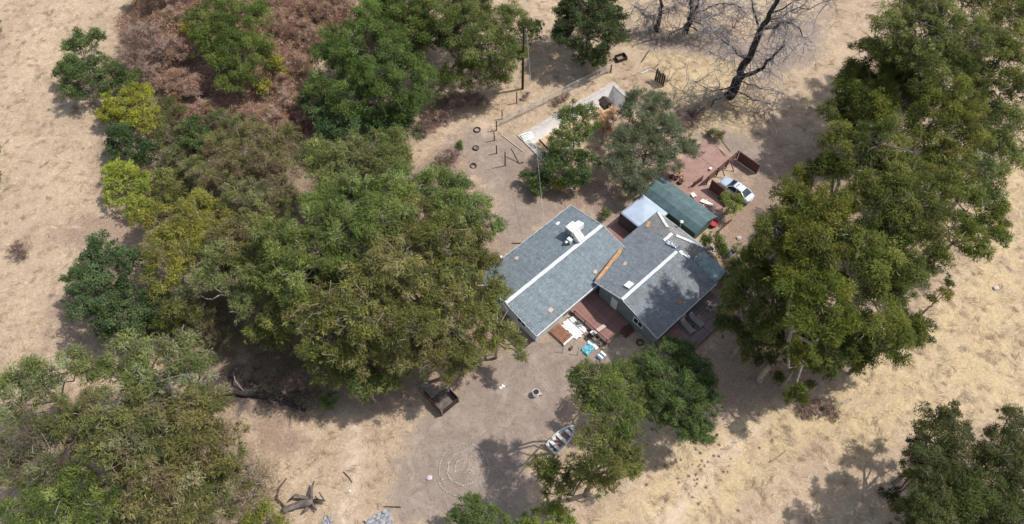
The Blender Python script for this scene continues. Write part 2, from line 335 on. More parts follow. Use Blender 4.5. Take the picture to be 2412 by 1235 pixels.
def ground_nodes():
    nt = gm.node_tree; N = nt.nodes; L = nt.links; b = N['Principled BSDF']
    b.inputs['Roughness'].default_value = 0.95; b.inputs['Specular IOR Level'].default_value = 0.1
    tc = N.new('ShaderNodeTexCoord')
    def noise(scale, detail=5, rough=0.6, dist=0.0, vec=None):
        n = N.new('ShaderNodeTexNoise'); n.inputs['Scale'].default_value = scale; n.inputs['Detail'].default_value = detail
        n.inputs['Roughness'].default_value = rough; n.inputs['Distortion'].default_value = dist
        L.new(vec or tc.outputs['Object'], n.inputs['Vector']); return n.outputs['Fac']
    def math_(op, a, c, clamp=False):
        m = N.new('ShaderNodeMath'); m.operation = op; m.use_clamp = clamp
        for i, q in enumerate((a, c)):
            if isinstance(q, (int, float)): m.inputs[i].default_value = q
            else: L.new(q, m.inputs[i])
        return m.outputs[0]
    def mapr(f, a, c, d, e, smooth=False):
        m = N.new('ShaderNodeMapRange'); m.interpolation_type = 'SMOOTHSTEP' if smooth else 'LINEAR'
        for i, q in enumerate((a, c, d, e)): m.inputs[i + 1].default_value = q
        L.new(f, m.inputs[0]); return m.outputs[0]
    def mix(f, a, c):
        m = N.new('ShaderNodeMix'); m.data_type = 'RGBA'
        if isinstance(f, float): m.inputs[0].default_value = f
        else: L.new(f, m.inputs[0])
        for i, q in ((6, a), (7, c)):
            if isinstance(q, tuple): m.inputs[i].default_value = (*q, 1)
            else: L.new(q, m.inputs[i])
        return m.outputs[2]
    n_big = noise(0.12, 4); n_mid = noise(0.7, 6, 0.7, 0.6); n_fine = noise(5.5, 6, 0.75, 1.2); n_grain = noise(22, 3, 0.7)
    n_sw = noise(0.85, 7, 0.62, 3.2); n_st = noise(3.0, 5, 0.6, 4.0)
    a = {}
    for k in MASKS:
        at_ = N.new('ShaderNodeAttribute'); at_.attribute_name = k
        s = math_('ADD', at_.outputs['Fac'], mapr(n_mid, 0, 1, -0.85, 0.85)); a[k] = mapr(s, 0.2, 0.8, 0, 1, True)
    straw = mix(mapr(n_big, 0.35, 0.65, 0, 1), (0.335, 0.25, 0.18), (0.44, 0.342, 0.24))
    c = mix(a['gold'], straw, (0.47, 0.365, 0.215))
    c = mix(math_('MULTIPLY', mapr(n_sw, 0.50, 0.66, 0, 0.6), mapr(n_big, 0.36, 0.58, 0.35, 1)), c, (0.30, 0.21, 0.135))
    c = mix(mapr(n_sw, 0.46, 0.34, 0, 0.55), c, (0.585, 0.495, 0.36))
    c = mix(mapr(n_st, 0.54, 0.66, 0, 0.4), c, (0.27, 0.185, 0.12))
    c = mix(mapr(n_st, 0.45, 0.34, 0, 0.4), c, (0.60, 0.51, 0.375))
    n_pat = noise(0.33, 7, 0.72, 0.8); n_clod = noise(2.1, 6, 0.7, 1.5)
    c = mix(mapr(n_mid, 0.52, 0.72, 0, 0.6), c, (0.30, 0.205, 0.145))
    c = mix(mapr(n_pat, 0.50, 0.68, 0, 0.55), c, (0.335, 0.25, 0.195))
    c = mix(mapr(n_clod, 0.55, 0.70, 0, 0.6), c, (0.25, 0.17, 0.115))
    c = mix(mapr(n_clod, 0.40, 0.28, 0, 0.5), c, (0.56, 0.475, 0.35))
    c = mix(math_('MULTIPLY', a['track'], 0.75), c, (0.56, 0.46, 0.36))
    c = mix(a['bramble'], c, (0.29, 0.19, 0.15))
    d = mix(mapr(n_mid, 0.3, 0.7, 0, 1), (0.20, 0.158, 0.130), (0.305, 0.245, 0.205))
    d = mix(mapr(n_clod, 0.52, 0.64, 0, 0.7), d, (0.17, 0.13, 0.108))
    d = mix(mapr(n_pat, 0.52, 0.66, 0, 0.6), d, (0.385, 0.315, 0.26))
    c = mix(a['dirt'], c, d)
    lt = mix(mapr(n_fine, 0.35, 0.65, 0, 1), (0.135, 0.092, 0.073), (0.30, 0.215, 0.165))
    lm = math_('MULTIPLY', a['litter'], 0.72)
    c = mix(lm, c, lt)
    c = mix(math_('MULTIPLY', a['dark'], 0.85), c, (0.03, 0.026, 0.03))  # near-black tone paints the grove's shade onto the ground
    g = mapr(n_fine, 0.25, 0.75, 0.80, 1.2); g2 = mapr(n_grain, 0.25, 0.75, 0.86, 1.14)
    vm = N.new('ShaderNodeVectorMath'); vm.operation = 'SCALE'; L.new(c, vm.inputs[0]); L.new(math_('MULTIPLY', g, g2), vm.inputs['Scale'])
    L.new(vm.outputs[0], b.inputs['Base Color'])
    bp = N.new('ShaderNodeBump'); bp.inputs['Strength'].default_value = 0.7; bp.inputs['Distance'].default_value = 0.14
    L.new(math_('ADD', n_fine, math_('MULTIPLY', n_mid, 1.2)), bp.inputs['Height']); L.new(bp.outputs[0], b.inputs['Normal'])
ground_nodes()
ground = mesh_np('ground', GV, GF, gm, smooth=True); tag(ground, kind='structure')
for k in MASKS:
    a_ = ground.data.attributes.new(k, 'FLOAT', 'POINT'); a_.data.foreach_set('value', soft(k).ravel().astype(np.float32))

# dry grass blades lying in swirls over the straw fields
def blades(name, n, box, keep, length, width, colors, lift, seed, mat, flow=True):
    r = np.random.default_rng(seed)
    x = r.uniform(box[0], box[1], n); y = r.uniform(box[2], box[3], n)
    if flow:                                          # blades stand in tufts
        m = n // 26; i = r.integers(0, m, n); sp = r.uniform(.12, .42, m)[i]
        x = x[:m][i] + r.normal(size=n) * sp; y = y[:m][i] + r.normal(size=n) * sp; tone = r.uniform(.72, 1.16, m)[i]
    else: tone = np.ones(n)
    k = keep(x, y, r); x, y, tone = x[k], y[k], tone[k]; n = len(x)
    z = ground_z(x, y)
    ang = (fbm(x / 3.6, y / 3.6, seed, 2) - 0.5) * 15 + r.normal(0, 0.3, n) if flow else r.uniform(0, 2 * PI, n)
    L = r.uniform(*length, n); Wd = r.uniform(*width, n); el = r.uniform(*lift, n)
    d = np.stack([np.cos(ang) * np.cos(el), np.sin(ang) * np.cos(el), np.sin(el)], 1); s = np.stack([-np.sin(ang), np.cos(ang), 0 * ang], 1)
    p = np.stack([x, y, z - 0.01], 1)
    V = np.stack([p - s * Wd[:, None] / 2, p + s * Wd[:, None] / 2, p + d * L[:, None]], 1).reshape(-1, 3)
    F = np.arange(3 * n).reshape(-1, 3)
    c = np.asarray(colors)[r.integers(0, len(colors), n)] * r.uniform(0.75, 1.2, (n, 1)) * (0.8 + 0.4 * fbm(x / 3, y / 3, seed + 5))[:, None] * tone[:, None]
    o = mesh_np(name, V, F, mat, col=c); return o
NOGRASS = [gpoly(p) for p in MASKS['dirt'] + MASKS['litter'] + MASKS['bramble'] + MASKS['dark']] + [POOL, [W(-8, 2)[:2], W(34, 1)[:2], W(34, -24)[:2], W(-8, -22)[:2]]]
def keep_straw(x, y, r):
    k = np.ones(len(x), bool)
    for p in NOGRASS: k &= poly_sd(x, y, p) < r.normal(0, 0.5, len(x))
    return k & (poly_sd(x, y, POOL) < -0.8)
STRAW_C = [(0.46, 0.36, 0.25), (0.40, 0.31, 0.21), (0.30, 0.22, 0.15), (0.48, 0.37, 0.25), (0.54, 0.43, 0.30), (0.42, 0.31, 0.20), (0.58, 0.49, 0.36), (0.34, 0.25, 0.17)]
tag(blades('dry_grass', 330000, (-84, 84, -32, 58), keep_straw, (0.3, 0.95), (0.018, 0.042), STRAW_C, (0.05, 0.5), 21, M['straw']),
    'dry straw coloured grass lying in swirls over the open slopes', 'dry grass', kind='stuff')
LIT = [gpoly(p) for p in MASKS['litter']]
def keep_litter(x, y, r):
    k = np.zeros(len(x), bool)
    for p in LIT: k |= poly_sd(x, y, p) > r.normal(0, 1.2, len(x))
    k &= (poly_sd(x, y, POOL) < -0.8) & (poly_sd(x, y, [W(-6, 0.4)[:2], W(23, 0.4)[:2], W(23, -23)[:2], W(-6, -23)[:2]]) < -0.2)
    return k
tag(blades('leaf_litter', 60000, (-60, 80, -32, 56), keep_litter, (0.12, 0.4), (0.03, 0.09), [(0.22, 0.14, 0.10), (0.14, 0.09, 0.07), (0.30, 0.22, 0.17), (0.36, 0.27, 0.21)], (0, 0.35), 33, M['straw'], False),
    'brown fallen leaves and bark strips under the big trees', 'leaf litter', kind='stuff')
# ------------------------------------------------------------------ houses (grid coordinates, metres)
def in_poly(x, y, P): return poly_sd(np.array([x]), np.array([y]), P)[0] > 0
def shingles(poly, zf, along, o, parent, tone, seed, w=0.32, h=0.19, skip=None):
    """overlapping asphalt tabs with a real butt edge, laid in courses"""
    r = np.random.default_rng(seed); P = np.asarray(poly)
    x0, y0 = P.min(0); x1, y1 = P.max(0); V = []; F = []; C = []
    us, vs = ((x0, x1), (y0, y1)) if along == 'x' else ((y0, y1), (x0, x1))
    nv = int((vs[1] - vs[0]) / h) + 1; nu = int((us[1] - us[0]) / w) + 2
    cu = (us[0] + (np.arange(nu) + 0.5)[None] * w + (r.uniform(0, w, nv)[:, None]) - w); cv = np.repeat((vs[0] + (np.arange(nv) + 0.5) * h)[:, None], nu, 1)
    cu = cu.ravel(); cv = cv.ravel()
    X, Y = (cu, cv) if along == 'x' else (cv, cu)
    k = poly_sd(X, Y, poly) > 0.02
    if skip is not None: k &= ~skip(X, Y)
    X, Y = X[k], Y[k]; n = len(X)
    # direction of fall
    e = 0.01; gzx = (zf(X + e, Y) - zf(X - e, Y)) / (2 * e); gzy = (zf(X, Y + e) - zf(X, Y - e)) / (2 * e)
    if along == 'x': dx, dy = np.zeros(n), -np.sign(gzy); ux, uy = np.ones(n), np.zeros(n)
    else: dx, dy = -np.sign(gzx), np.zeros(n); ux, uy = np.zeros(n), np.ones(n)
    lift = 0.035 + r.uniform(0, 0.02, n); hw = w / 2 - 0.008
    def pt(su, sd, dz):
        px = X + ux * su * hw + dx * sd * h * 0.52; py = Y + uy * su * hw + dy * sd * h * 0.52
        return np.stack([px - o[0], py - o[1], zf(px, py) + dz - o[2]], 1)
    a = pt(-1, -1, 0.012 + 0 * X); b = pt(1, -1, 0.012 + 0 * X); c = pt(1, 1, lift); d = pt(-1, 1, lift); e1 = pt(1, 1, lift * 0 + 0.005); f1 = pt(-1, 1, lift * 0 + 0.005)
    V = np.stack([a, b, c, d, e1, f1], 1).reshape(-1, 3); q = np.arange(n)[:, None] * 6
    F = np.concatenate([q + np.array([[0, 1, 2, 3]]), q + np.array([[3, 2, 4, 5]])])
    t = np.asarray(tone)[None] * (r.choice([0.88, 0.96, 1.0, 1.04, 1.12], n, p=[.14, .26, .3, .2, .1]))[:, None] * r.uniform(0.93, 1.07, (n, 1))
    ob = mesh_np('shingles', V, F, M['shingle'], parent, col=np.concatenate([t, t])); ob['kind'] = 'stuff'; return ob
def slope(name, poly, zf, th, mat, o, parent):
    m = MB(o); n = len(poly)
    m.add([(x, y, float(zf(np.array(x), np.array(y)))) for x, y in poly] + [(x, y, float(zf(np.array(x), np.array(y))) - th) for x, y in poly],
          [tuple(range(n)), tuple(range(2 * n - 1, n - 1, -1))] + [(i, i + n, (i + 1) % n + n, (i + 1) % n) for i in range(n)])
    return m.build(name, mat, parent)
def strip(name, p, q, w, zf, mat, o, parent, lift=0.07, roof2=None, segs=8):
    """a cap strip lying over a ridge or hip from p to q"""
    m = MB(o); p = np.array(p, float); q = np.array(q, float); d = (q - p) / np.linalg.norm(q - p); s = np.array([-d[1], d[0]])
    V = []; F = []
    for i in range(segs + 1):
        c = p + (q - p) * i / segs
        for t in (-1, 0, 1):
            e = c + s * t * w / 2 * (1 + 0.06 * math.sin(i * 2.3 + t)); z = float(zf(np.array(e[0]), np.array(e[1]))) + lift + (0.015 if t == 0 else 0) + 0.006 * math.sin(i * 3.1)
            V.append((e[0], e[1], z))
    for i in range(segs):
        for t in range(2): F.append((i * 3 + t, i * 3 + t + 1, i * 3 + t + 4, i * 3 + t + 3))
    m.add(V, F); return m.build(name, mat, parent, solid=0.03)
def window(parent, o, x, y, z, w, h, axis, frame='white'):
    """axis: outward normal, one of '-x','-y','+x','+y'"""
    s = -1 if axis[0] == '-' else 1; f = MB(o); g = MB(o)
    def bx(m, a0, a1, z0, z1, d0, d1):
        if axis[1] == 'x': m.b(x + s * d0, x + s * d1, y + a0, y + a1, z0, z1)
        else: m.b(x + a0, x + a1, y + s * d0, y + s * d1, z0, z1)
    bx(f, -w / 2, w / 2, z, z + 0.07, 0.002, 0.08); bx(f, -w / 2, w / 2, z + h - 0.07, z + h, 0.002, 0.08)
    bx(f, -w / 2, -w / 2 + 0.07, z + 0.07, z + h - 0.07, 0.002, 0.08); bx(f, w / 2 - 0.07, w / 2, z + 0.07, z + h - 0.07, 0.002, 0.08)
    bx(f, -0.03, 0.03, z + 0.07, z + h - 0.07, 0.002, 0.06)
    fo = f.build('window', M[frame], parent); fo2 = None
    bx(g, -w / 2 + 0.07, w / 2 - 0.07, z + 0.07, z + h - 0.07, 0.004, 0.03); g.build('pane', M['glass'], fo)
    return fo

# --- long low house on the left
LX0, LX1, LY0, LY1, LYR, LZE, LZR = -5.85, 9.95, -0.1, -10.25, -5.25, 2.6, 3.6
zl = lambda x, y: LZR - (LZR - LZE) / 5.1 * np.abs(y - LYR) + 0 * x
o = (2.0, LYR, 0)
hl = gthing('house', 'long low house with grey shingle gable roof and white ridge strip, nearer the left trees', 'house', *o)
m = MB(o); x0, x1, y0, y1 = -5.4, 9.5, -0.55, -9.75
m.add([(x0, y1, 0), (x1, y1, 0), (x1, y0, 0), (x0, y0, 0), (x0, y1, 2.5), (x1, y1, 2.5), (x1, y0, 2.5), (x0, y0, 2.5), (x0, LYR, 3.45), (x1, LYR, 3.45)],
      [(0, 1, 5, 4), (1, 2, 6, 9, 5), (2, 3, 7, 6), (3, 0, 4, 8, 7), (4, 5, 9, 8), (6, 7, 8, 9)])
m.build('wall', M['white_wall'], hl)
for k in range(9):
    MB(o).b(x0 + 1.2 + k * 1.65, x0 + 1.26 + k * 1.65, y1 - 0.03, y1 - 0.002, 0.05, 2.48).build('batten', M['white'], hl)
dr = MB(o).b(-0.9, 0.0, y1 - 0.07, y1 - 0.004, 0.35, 2.4).build('door', M['green_wall'], hl); MB(o).b(-0.84, -0.78, y1 - 0.14, y1 - 0.071, 1.3, 1.36).build('handle', M['steel'], dr)
window(hl, o, 2.6, y1, 1.0, 1.5, 1.1, '-y'); window(hl, o, -3.6, y1, 1.0, 1.5, 1.1, '-y')
window(hl, o, x0, -3.2, 1.0, 1.4, 1.1, '-x'); window(hl, o, x0, -7.4, 1.0, 1.4, 1.1, '-x')
for xx in (-3, 1, 5.5): window(hl, o, xx, y0, 1.1, 1.3, 1.0, '+y')
window(hl, o, x1, -3.0, 1.1, 1.3, 1.0, '+x')
TONE = (0.178, 0.212, 0.236)
far_l = [(LX0, LYR), (LX1, LYR), (LX1, LY0), (LX0, LY0)]; near_l = [(LX0, LY1), (LX1, LY1), (LX1, LYR), (LX0, LYR)]
rf = slope('roof', near_l, zl, 0.12, M['deckboard'], o, hl); slope('roof_slope', far_l, zl, 0.12, M['deckboard'], o, hl)
shingles(near_l, zl, 'x', o, rf, TONE, 1); shingles(far_l, zl, 'x', o, rf, tuple(c * 1.0 for c in TONE), 2)
strip('ridge_cap', (LX0, LYR), (LX1 - 0.1, LYR), 0.42, zl, M['white_roofcap'], o, rf, 0.08, segs=16)
MB(o).b(LX0, LX1, LY1 - 0.06, LY1 - 0.003, LZE - 0.18, LZE + 0.05).build('fascia', M['white'], rf)
MB(o).b(LX0, LX1, LY0 + 0.003, LY0 + 0.06, LZE - 0.18, LZE + 0.05).build('fascia', M['fascia'], rf)
for xs in (LX0 - 0.06, LX1 + 0.003):
    for a, b in ((LY1, LYR), (LYR, LY0)):
        MB(o).add([(xs, a, float(zl(0, a)) - 0.16), (xs + .057, a, float(zl(0, a)) - 0.16), (xs + .057, a, float(zl(0, a)) + 0.05), (xs, a, float(zl(0, a)) + 0.05), (xs, b, float(zl(0, b)) - 0.16), (xs + .057, b, float(zl(0, b)) - 0.16), (xs + .057, b, float(zl(0, b)) + 0.05), (xs, b, float(zl(0, b)) + 0.05)],
               [(0, 1, 2, 3), (4, 7, 6, 5), (0, 4, 5, 1), (1, 5, 6, 2), (2, 6, 7, 3), (3, 7, 4, 0)]).build('rake_board', M['fascia'], rf)
def on_roof(u, v, zf, n=12):
    z = 3.0
    for _ in range(n):
        x, y, _z = al(u, v, z); z = float(zf(np.array(x), np.array(y)))
    return x, y, z
def roof_patch(u, v, w, d, zf, mat, o, parent, rz=0.1, name='roof_patch'):
    x, y, z = on_roof(u, v, zf); sl = float(zf(np.array(x), np.array(y + 0.1)) - zf(np.array(x), np.array(y))) / 0.1
    return MB(o).box((x, y, z + 0.075), (w, d, 0.035), rz, ('X', math.atan(sl))).build(name, M[mat], parent)
roof_patch(1314, 527, 0.5, 0.34, zl, 'white', o, rf); roof_patch(1217, 609, 0.5, 0.42, zl, 'tan_patch', o, rf, 0.3); roof_patch(1297, 731, 0.6, 0.5, zl, 'tan_patch', o, rf, 0.2); roof_patch(1402, 641, 0.5, 0.4, zl, 'tan_patch', o, rf, 0.4)
x, y, z = on_roof(1333, 577, zl)
vp = MB(o).tube([(x, y, z), (x, y, z + 0.5)], 0.09, 10).build('vent_pipe', M['steel'], rf); MB(o).tube([(x, y, z + 0.5), (x, y, z + 0.62), (x, y, z + 0.72)], [0.17, 0.17, 0.05], 10).build('cap', M['white'], vp)
x, y, z = al(1182, 617, 2.55)
ch = MB(o).b(x - 0.17, x + 0.17, y - 0.05, y + 0.29, 0, 3.35).build('chimney', M['brick'], hl); MB(o).b(x - 0.12, x + 0.12, y, y + 0.24, 3.352, 3.55).build('flue', M['white'], ch)
x, y, z = al(1281, 540, 2.6); MB(o).tube([(x, y, 2.3), (x, y, 3.9)], 0.035, 6).build('service_mast', M['steel'], hl); SERVICE = W(x, y, 3.85)
x, y, z = al(1254, 562, 2.6); MB(o).tube([(x, y, 2.3), (x, y, 3.4)], 0.03, 6).build('aerial_mast', M['steel'], hl)

# --- evaporative cooler standing on that roof
cx, cy, cz = on_roof(1350, 556, zl)
ac = gthing('rooftop_cooler', 'white boxy evaporative cooler with two angled ducts on the left roof', 'air cooler', cx, cy, cz + 0.07); o2 = (cx, cy, cz + 0.07)
MB(o2).b(cx - 0.62, cx + 0.62, cy - 0.35, cy + 0.85, cz + 0.75, cz + 1.65).build('cabinet', M['white'], ac, bevel=0.03)
for sx, sy in ((-.55, -.28), (.55, -.28), (-.55, .78), (.55, .78)): MB(o2).b(cx + sx - .035, cx + sx + .035, cy + sy - .035, cy + sy + .035, cz - 0.1, cz + 0.75).build('leg', M['steel'], ac)
for k in range(4): MB(o2).b(cx - 0.68, cx - 0.622, cy - 0.25, cy + 0.75, cz + 0.85 + k * 0.18, cz + 0.94 + k * 0.18).build('louvre', M['steel'], ac)
def hood(x0, x1, y0, y1, z0, za, zc):
    v = [(x0, y0, z0), (x1, y0, z0), (x1, y0, za), (x0, y0, za), (x0, y1, z0), (x1, y1, z0), (x1, y1, zc), (x0, y1, zc)]
    m = MB(o2).add(v, [(0, 1, 2, 3), (4, 7, 6, 5), (0, 4, 5, 1), (1, 5, 6, 2), (2, 6, 7, 3), (3, 7, 4, 0)]); return m.build('duct', M['white'], ac, bevel=0.03)
hood(cx - 0.5, cx + 0.45, cy - 1.45, cy - 0.42, cz + 0.12, cz + 0.75, cz + 1.45); MB(o2).b(cx - 0.4, cx + 0.4, cy - 0.415, cy - 0.352, cz + 0.9, cz + 1.4).build('collar', M['steel'], ac)
hood(cx + 0.8, cx + 1.55, cy - 0.2, cy + 0.75, cz + 0.3, cz + 1.35, cz + 1.0); MB(o2).b(cx + 0.622, cx + 0.795, cy - 0.1, cy + 0.6, cz + 0.75, cz + 1.2).build('collar', M['steel'], ac)
MB(o2).b(cx - 1.35, cx - 0.9, cy - 0.75, cy - 0.15, cz + 0.3, cz + 0.95).build('pump_box', M['white_roofcap'], ac, bevel=0.02)

# --- house on the right: front gable block plus a hipped block behind
zr = lambda x, y: 4.4 - 0.29 * np.abs(y + 14.1) + 0 * x
zb = lambda x, y: 4.4 - 0.29 * (y + 14.1) + 0 * x
zbr = lambda x, y: 3.7185 - 0.29 * (-11.75 - y) + 0 * x
zbe = lambda x, y: 2.645 + 0.523 * (17.05 - x) + 0 * y
o = (8.5, -14.1, 0)
hr = gthing('house', 'grey roofed house with grey-green board walls, torn roof edge and skylight, right of the other', 'house', *o)
m = MB(o); x0, x1, y0, y1 = 4.1, 13.7, -10.6, -19.2
m.add([(x0, y1, 0), (x1, y1, 0), (x1, y0, 0), (x0, y0, 0), (x0, y1, 2.75), (x1, y1, 2.75), (x1, y0, 3.2), (x0, y0, 3.2), (x0, -14.1, 4.25), (x1, -14.1, 4.25)],
      [(0, 1, 5, 4), (1, 2, 6, 9, 5), (2, 3, 7, 6), (3, 0, 4, 8, 7), (4, 5, 9, 8), (6, 7, 8, 9)])
m.build('wall', M['green_wall'], hr)
m = MB(o).b(9.9, 16.6, -8.5, -15.0, 0, 2.5); m.build('back_wall', M['green_wall'], hr)
for k in range(28):                                                   # board and batten front wall
    yy = y1 + 0.15 + k * 0.31
    if yy > y0 - 0.05: break
    zt = min(4.25 - 0.29 * abs(yy + 14.1), 4.2) - 0.05
    MB(o).b(x0 - 0.035, x0 - 0.002, yy - 0.022, yy + 0.022, 0.05, zt).build('batten', M['green_wall'], hr)
dr = MB(o).b(x0 - 0.075, x0 - 0.037, -13.4, -12.5, 0.55, 2.55).build('door', M['white_wall'], hr); MB(o).b(x0 - 0.13, x0 - 0.076, -13.32, -13.26, 1.5, 1.56).build('handle', M['steel'], dr)
window(hr, (8.5, -14.1, 0), x0 - 0.036, -16.6, 1.3, 1.4, 1.1, '-x'); window(hr, o, 6.5, y1, 1.2, 1.6, 1.1, '-y'); window(hr, o, 10.6, y1, 1.2, 1.8, 1.3, '-y')
window(hr, o, 12.0, -8.5, 1.1, 1.2, 1.0, '+y'); window(hr, o, 16.6, -11.5, 1.1, 1.4, 1.0, '+x')
left_p = [(3.65, -14.1), (14.0, -14.1), (14.0, -8.05), (9.99, -8.05), (9.9, -8.75), (6.5, -9.35), (3.65, -9.95)]
right_p = [(3.65, -19.6), (14.0, -19.6), (14.0, -14.1), (3.65, -14.1)]
backl = [(14.0, -11.75), (15.0, -11.75), (17.05, -8.05), (14.0, -8.05)]
backr = [(14.0, -15.45), (17.05, -15.45), (15.0, -11.75), (14.0, -11.75)]
hip = [(15.0, -11.75), (17.05, -15.45), (17.05, -8.05)]
rr = slope('roof', right_p, zr, 0.12, M['deckboard'], o, hr); slope('roof_slope', left_p, zr, 0.12, M['deckboard'], o, hr)
for p, f in ((backl, zb), (backr, zbr), (hip, zbe)): slope('hip_slope', p, f, 0.1, M['deckboard'], o, hr)
tear = [(4.1, -10.15), (5.2, -10.05), (6.6, -9.75), (7.6, -9.55), (8.6, -9.45), (9.7, -9.0), (9.85, -8.6), (8.4, -8.9), (6.5, -9.3), (4.0, -9.8)]
TONE2 = (0.178, 0.203, 0.225)
for i, (p, f, al_) in enumerate(((right_p, zr, 'x'), (left_p, zr, 'x'), (backl, zb, 'x'), (backr, zbr, 'x'), (hip, zbe, 'y'))):
    shingles(p, f, al_, o, rr, TONE2 if i < 2 else (0.205, 0.205, 0.205), 10 + i, skip=(lambda X, Y: poly_sd(X, Y, tear) > -0.05) if i == 1 else None)
tm = MB(o); n = len(tear); tm.add([(x, y, float(zr(0, y)) + 0.016) for x, y in tear], [tuple(range(n))]); tm.build('torn_decking', M['plywood'], rr)
for k in range(5):
    a = np.array((4.3 + k * 1.1, -9.95 + k * 0.24)); MB(o).bar((a[0], a[1], float(zr(0, a[1])) + 0.03), (a[0] + 1.0, a[1] + 0.2, float(zr(0, a[1] + 0.2)) + 0.05), 0.16, 0.03).build('loose_board', M['plywood'], rr)
for (p, q) in (((4.0, -9.75), (6.5, -9.25)), ((6.5, -9.25), (9.8, -8.6))):
    MB(o).bar((*p, float(zr(0, p[1])) - 0.02), (*q, float(zr(0, q[1])) - 0.02), 0.05, 0.22).build('torn_edge', M['dark_wood'], rr)
strip('ridge_cap', (3.6, -14.1), (13.0, -14.1), 0.36, zr, M['white_roofcap'], o, rr, 0.08, segs=14)
zhip = lambda x, y: np.minimum(np.minimum(zb(x, y), zbr(x, y)), zbe(x, y))
strip('ridge_cap', (13.5, -11.9), (15.0, -11.85), 0.36, lambda x, y: np.maximum(zhip(x, y), zr(x, y) * 0), M['white_roofcap'], o, rr, 0.16, segs=4)
strip('hip_cap', (16.95, -8.25), (15.55, -10.75), 0.34, zhip, M['white_roofcap'], o, rr, 0.1, segs=6)
strip('hip_cap', (16.95, -15.25), (15.3, -12.3), 0.34, zhip, M['white_roofcap'], o, rr, 0.1, segs=6)
MB(o).b(3.65, 14.0, -19.66, -19.603, 2.62, 2.85).build('fascia', M['fascia'], rr)
MB(o).b(17.053, 17.11, -15.45, -8.05, 2.46, 2.69).build('fascia', M['fascia'], rr)
for a, b in ((-19.6, -14.1), (-14.1, -9.95)):
    za, zc = float(zr(0, a)), float(zr(0, b))
    MB(o).add([(3.59, a, za - .17), (3.647, a, za - .17), (3.647, a, za + .05), (3.59, a, za + .05), (3.59, b, zc - .17), (3.647, b, zc - .17), (3.647, b, zc + .05), (3.59, b, zc + .05)],
              [(0, 1, 2, 3), (4, 7, 6, 5), (0, 4, 5, 1), (1, 5, 6, 2), (2, 6, 7, 3), (3, 7, 4, 0)]).build('rake_board', M['fascia'], rr)
rl_ = np.random.default_rng(8); lm = MB(o)
for k in range(420):
    X, Y = rl_.uniform(4, 13.6), -19.4 + abs(rl_.normal()) * 3.2
    if Y > -10.5: continue
    Z = float(zr(0, Y)) + .07; a = rl_.uniform(0, 6.3); L = rl_.uniform(.06, .2); lm.add([(X, Y, Z), (X + L * math.cos(a), Y + L * math.sin(a), Z + rl_.uniform(0, .03) - .29 * L * math.sin(a) * (1 if Y > -14.1 else -1)), (X + .05 * math.sin(a), Y - .05 * math.cos(a), Z)], [(0, 1, 2)])
lm.build('leaf_litter', M['weed'], rr)['kind'] = 'stuff'
x, y, z = on_roof(1481, 673, zr)
sk = MB(o).box((x, y, z + 0.13), (0.95, 0.8, 0.2), 0.0, ('X', -0.28)).build('skylight', M['fascia'], rr); MB(o).box((x, y, z + 0.245), (0.85, 0.7, 0.04), 0.0, ('X', -0.28)).build('pane', M['white'], sk)
roof_patch(1472, 622, 0.5, 0.4, zr, 'tan_patch', o, rr, 0.4); roof_patch(1600, 711, 0.55, 0.45, zr, 'terracotta', o, rr, 0.3); roof_patch(1527, 530, 0.9, 0.4, zr, 'plywood', o, rr, 0.5)
x, y, z = on_roof(1603, 535, zhip)
vp = MB(o).tube([(17.3, y, 2.2), (17.3, y, 3.6)], 0.06, 8).build('vent_pipe', M['steel'], hr); MB(o).tube([(17.3, y, 3.6), (17.3, y, 3.7), (17.3, y, 3.85)], [0.2, 0.22, 0.06], 12).build('cap', M['white'], vp)
def crumple(name, mat, c, sx, sy, amp, seed, parent=None, o=(0, 0, 0), zf=None, n=12, rz=0.0, solid=0.02):
    r = random.Random(seed); m = MB(o); V = []; F = []
    for i in range(n):
        for j in range(n):
            a, b = (i / (n - 1) - .5) * sx * (1 + r.uniform(-.12, .12)), (j / (n - 1) - .5) * sy * (1 + r.uniform(-.15, .15))
            X, Y = c[0] + a * math.cos(rz) - b * math.sin(rz), c[1] + a * math.sin(rz) + b * math.cos(rz)
            z0 = c[2] if zf is None else float(zf(np.array(X), np.array(Y)))
            V.append((X, Y, z0 + 0.05 + r.uniform(0, amp)))
    for i in range(n - 1):
        for j in range(n - 1): F.append((i * n + j, (i + 1) * n + j, (i + 1) * n + j + 1, i * n + j + 1))
    m.add(V, F); return m.build(name, M[mat], parent, solid=solid)
crumple('crumpled_flashing', 'foil', (13.7, -13.0, 0), 0.9, 1.5, 0.3, 4, rr, o, lambda x, y: np.where(x < 14, zr(x, y), zbr(x, y)), 9)
crumple('crumpled_flashing', 'foil', (13.5, -14.9, 0), 0.35, 1.3, 0.12, 5, rr, o, zr, 6, 0.3)

# --- corrugated awning at the back corner of the right house
o = (15.4, -17.4, 0); aw = gthing('awning', 'sagging grey-blue corrugated awning beside the hipped end of the right roof', 'awning', *o)
m = MB(o); V = []; F = []; n = 40
for i in range(n + 1):
    for j, (yy, zz) in enumerate(((-15.6, 2.5), (-19.3, 2.05))): V.append((14.05 + 2.7 * i / n, yy, zz + 0.035 * math.sin(i * PI / 2)))
for i in range(n): F.append((2 * i, 2 * i + 2, 2 * i + 3, 2 * i + 1))
m.add(V, F).build('roof_sheet', M['awning'], aw, solid=0.015)
for xx in (14.2, 16.6): MB(o).b(xx - .05, xx + .05, -19.2, -19.1, 0, 2.0).build('post', M['brown_wood'], aw)
MB(o).b(14.1, 16.7, -19.2, -19.1, 1.98, 2.0 + 0.0).build('beam', M['brown_wood'], aw)

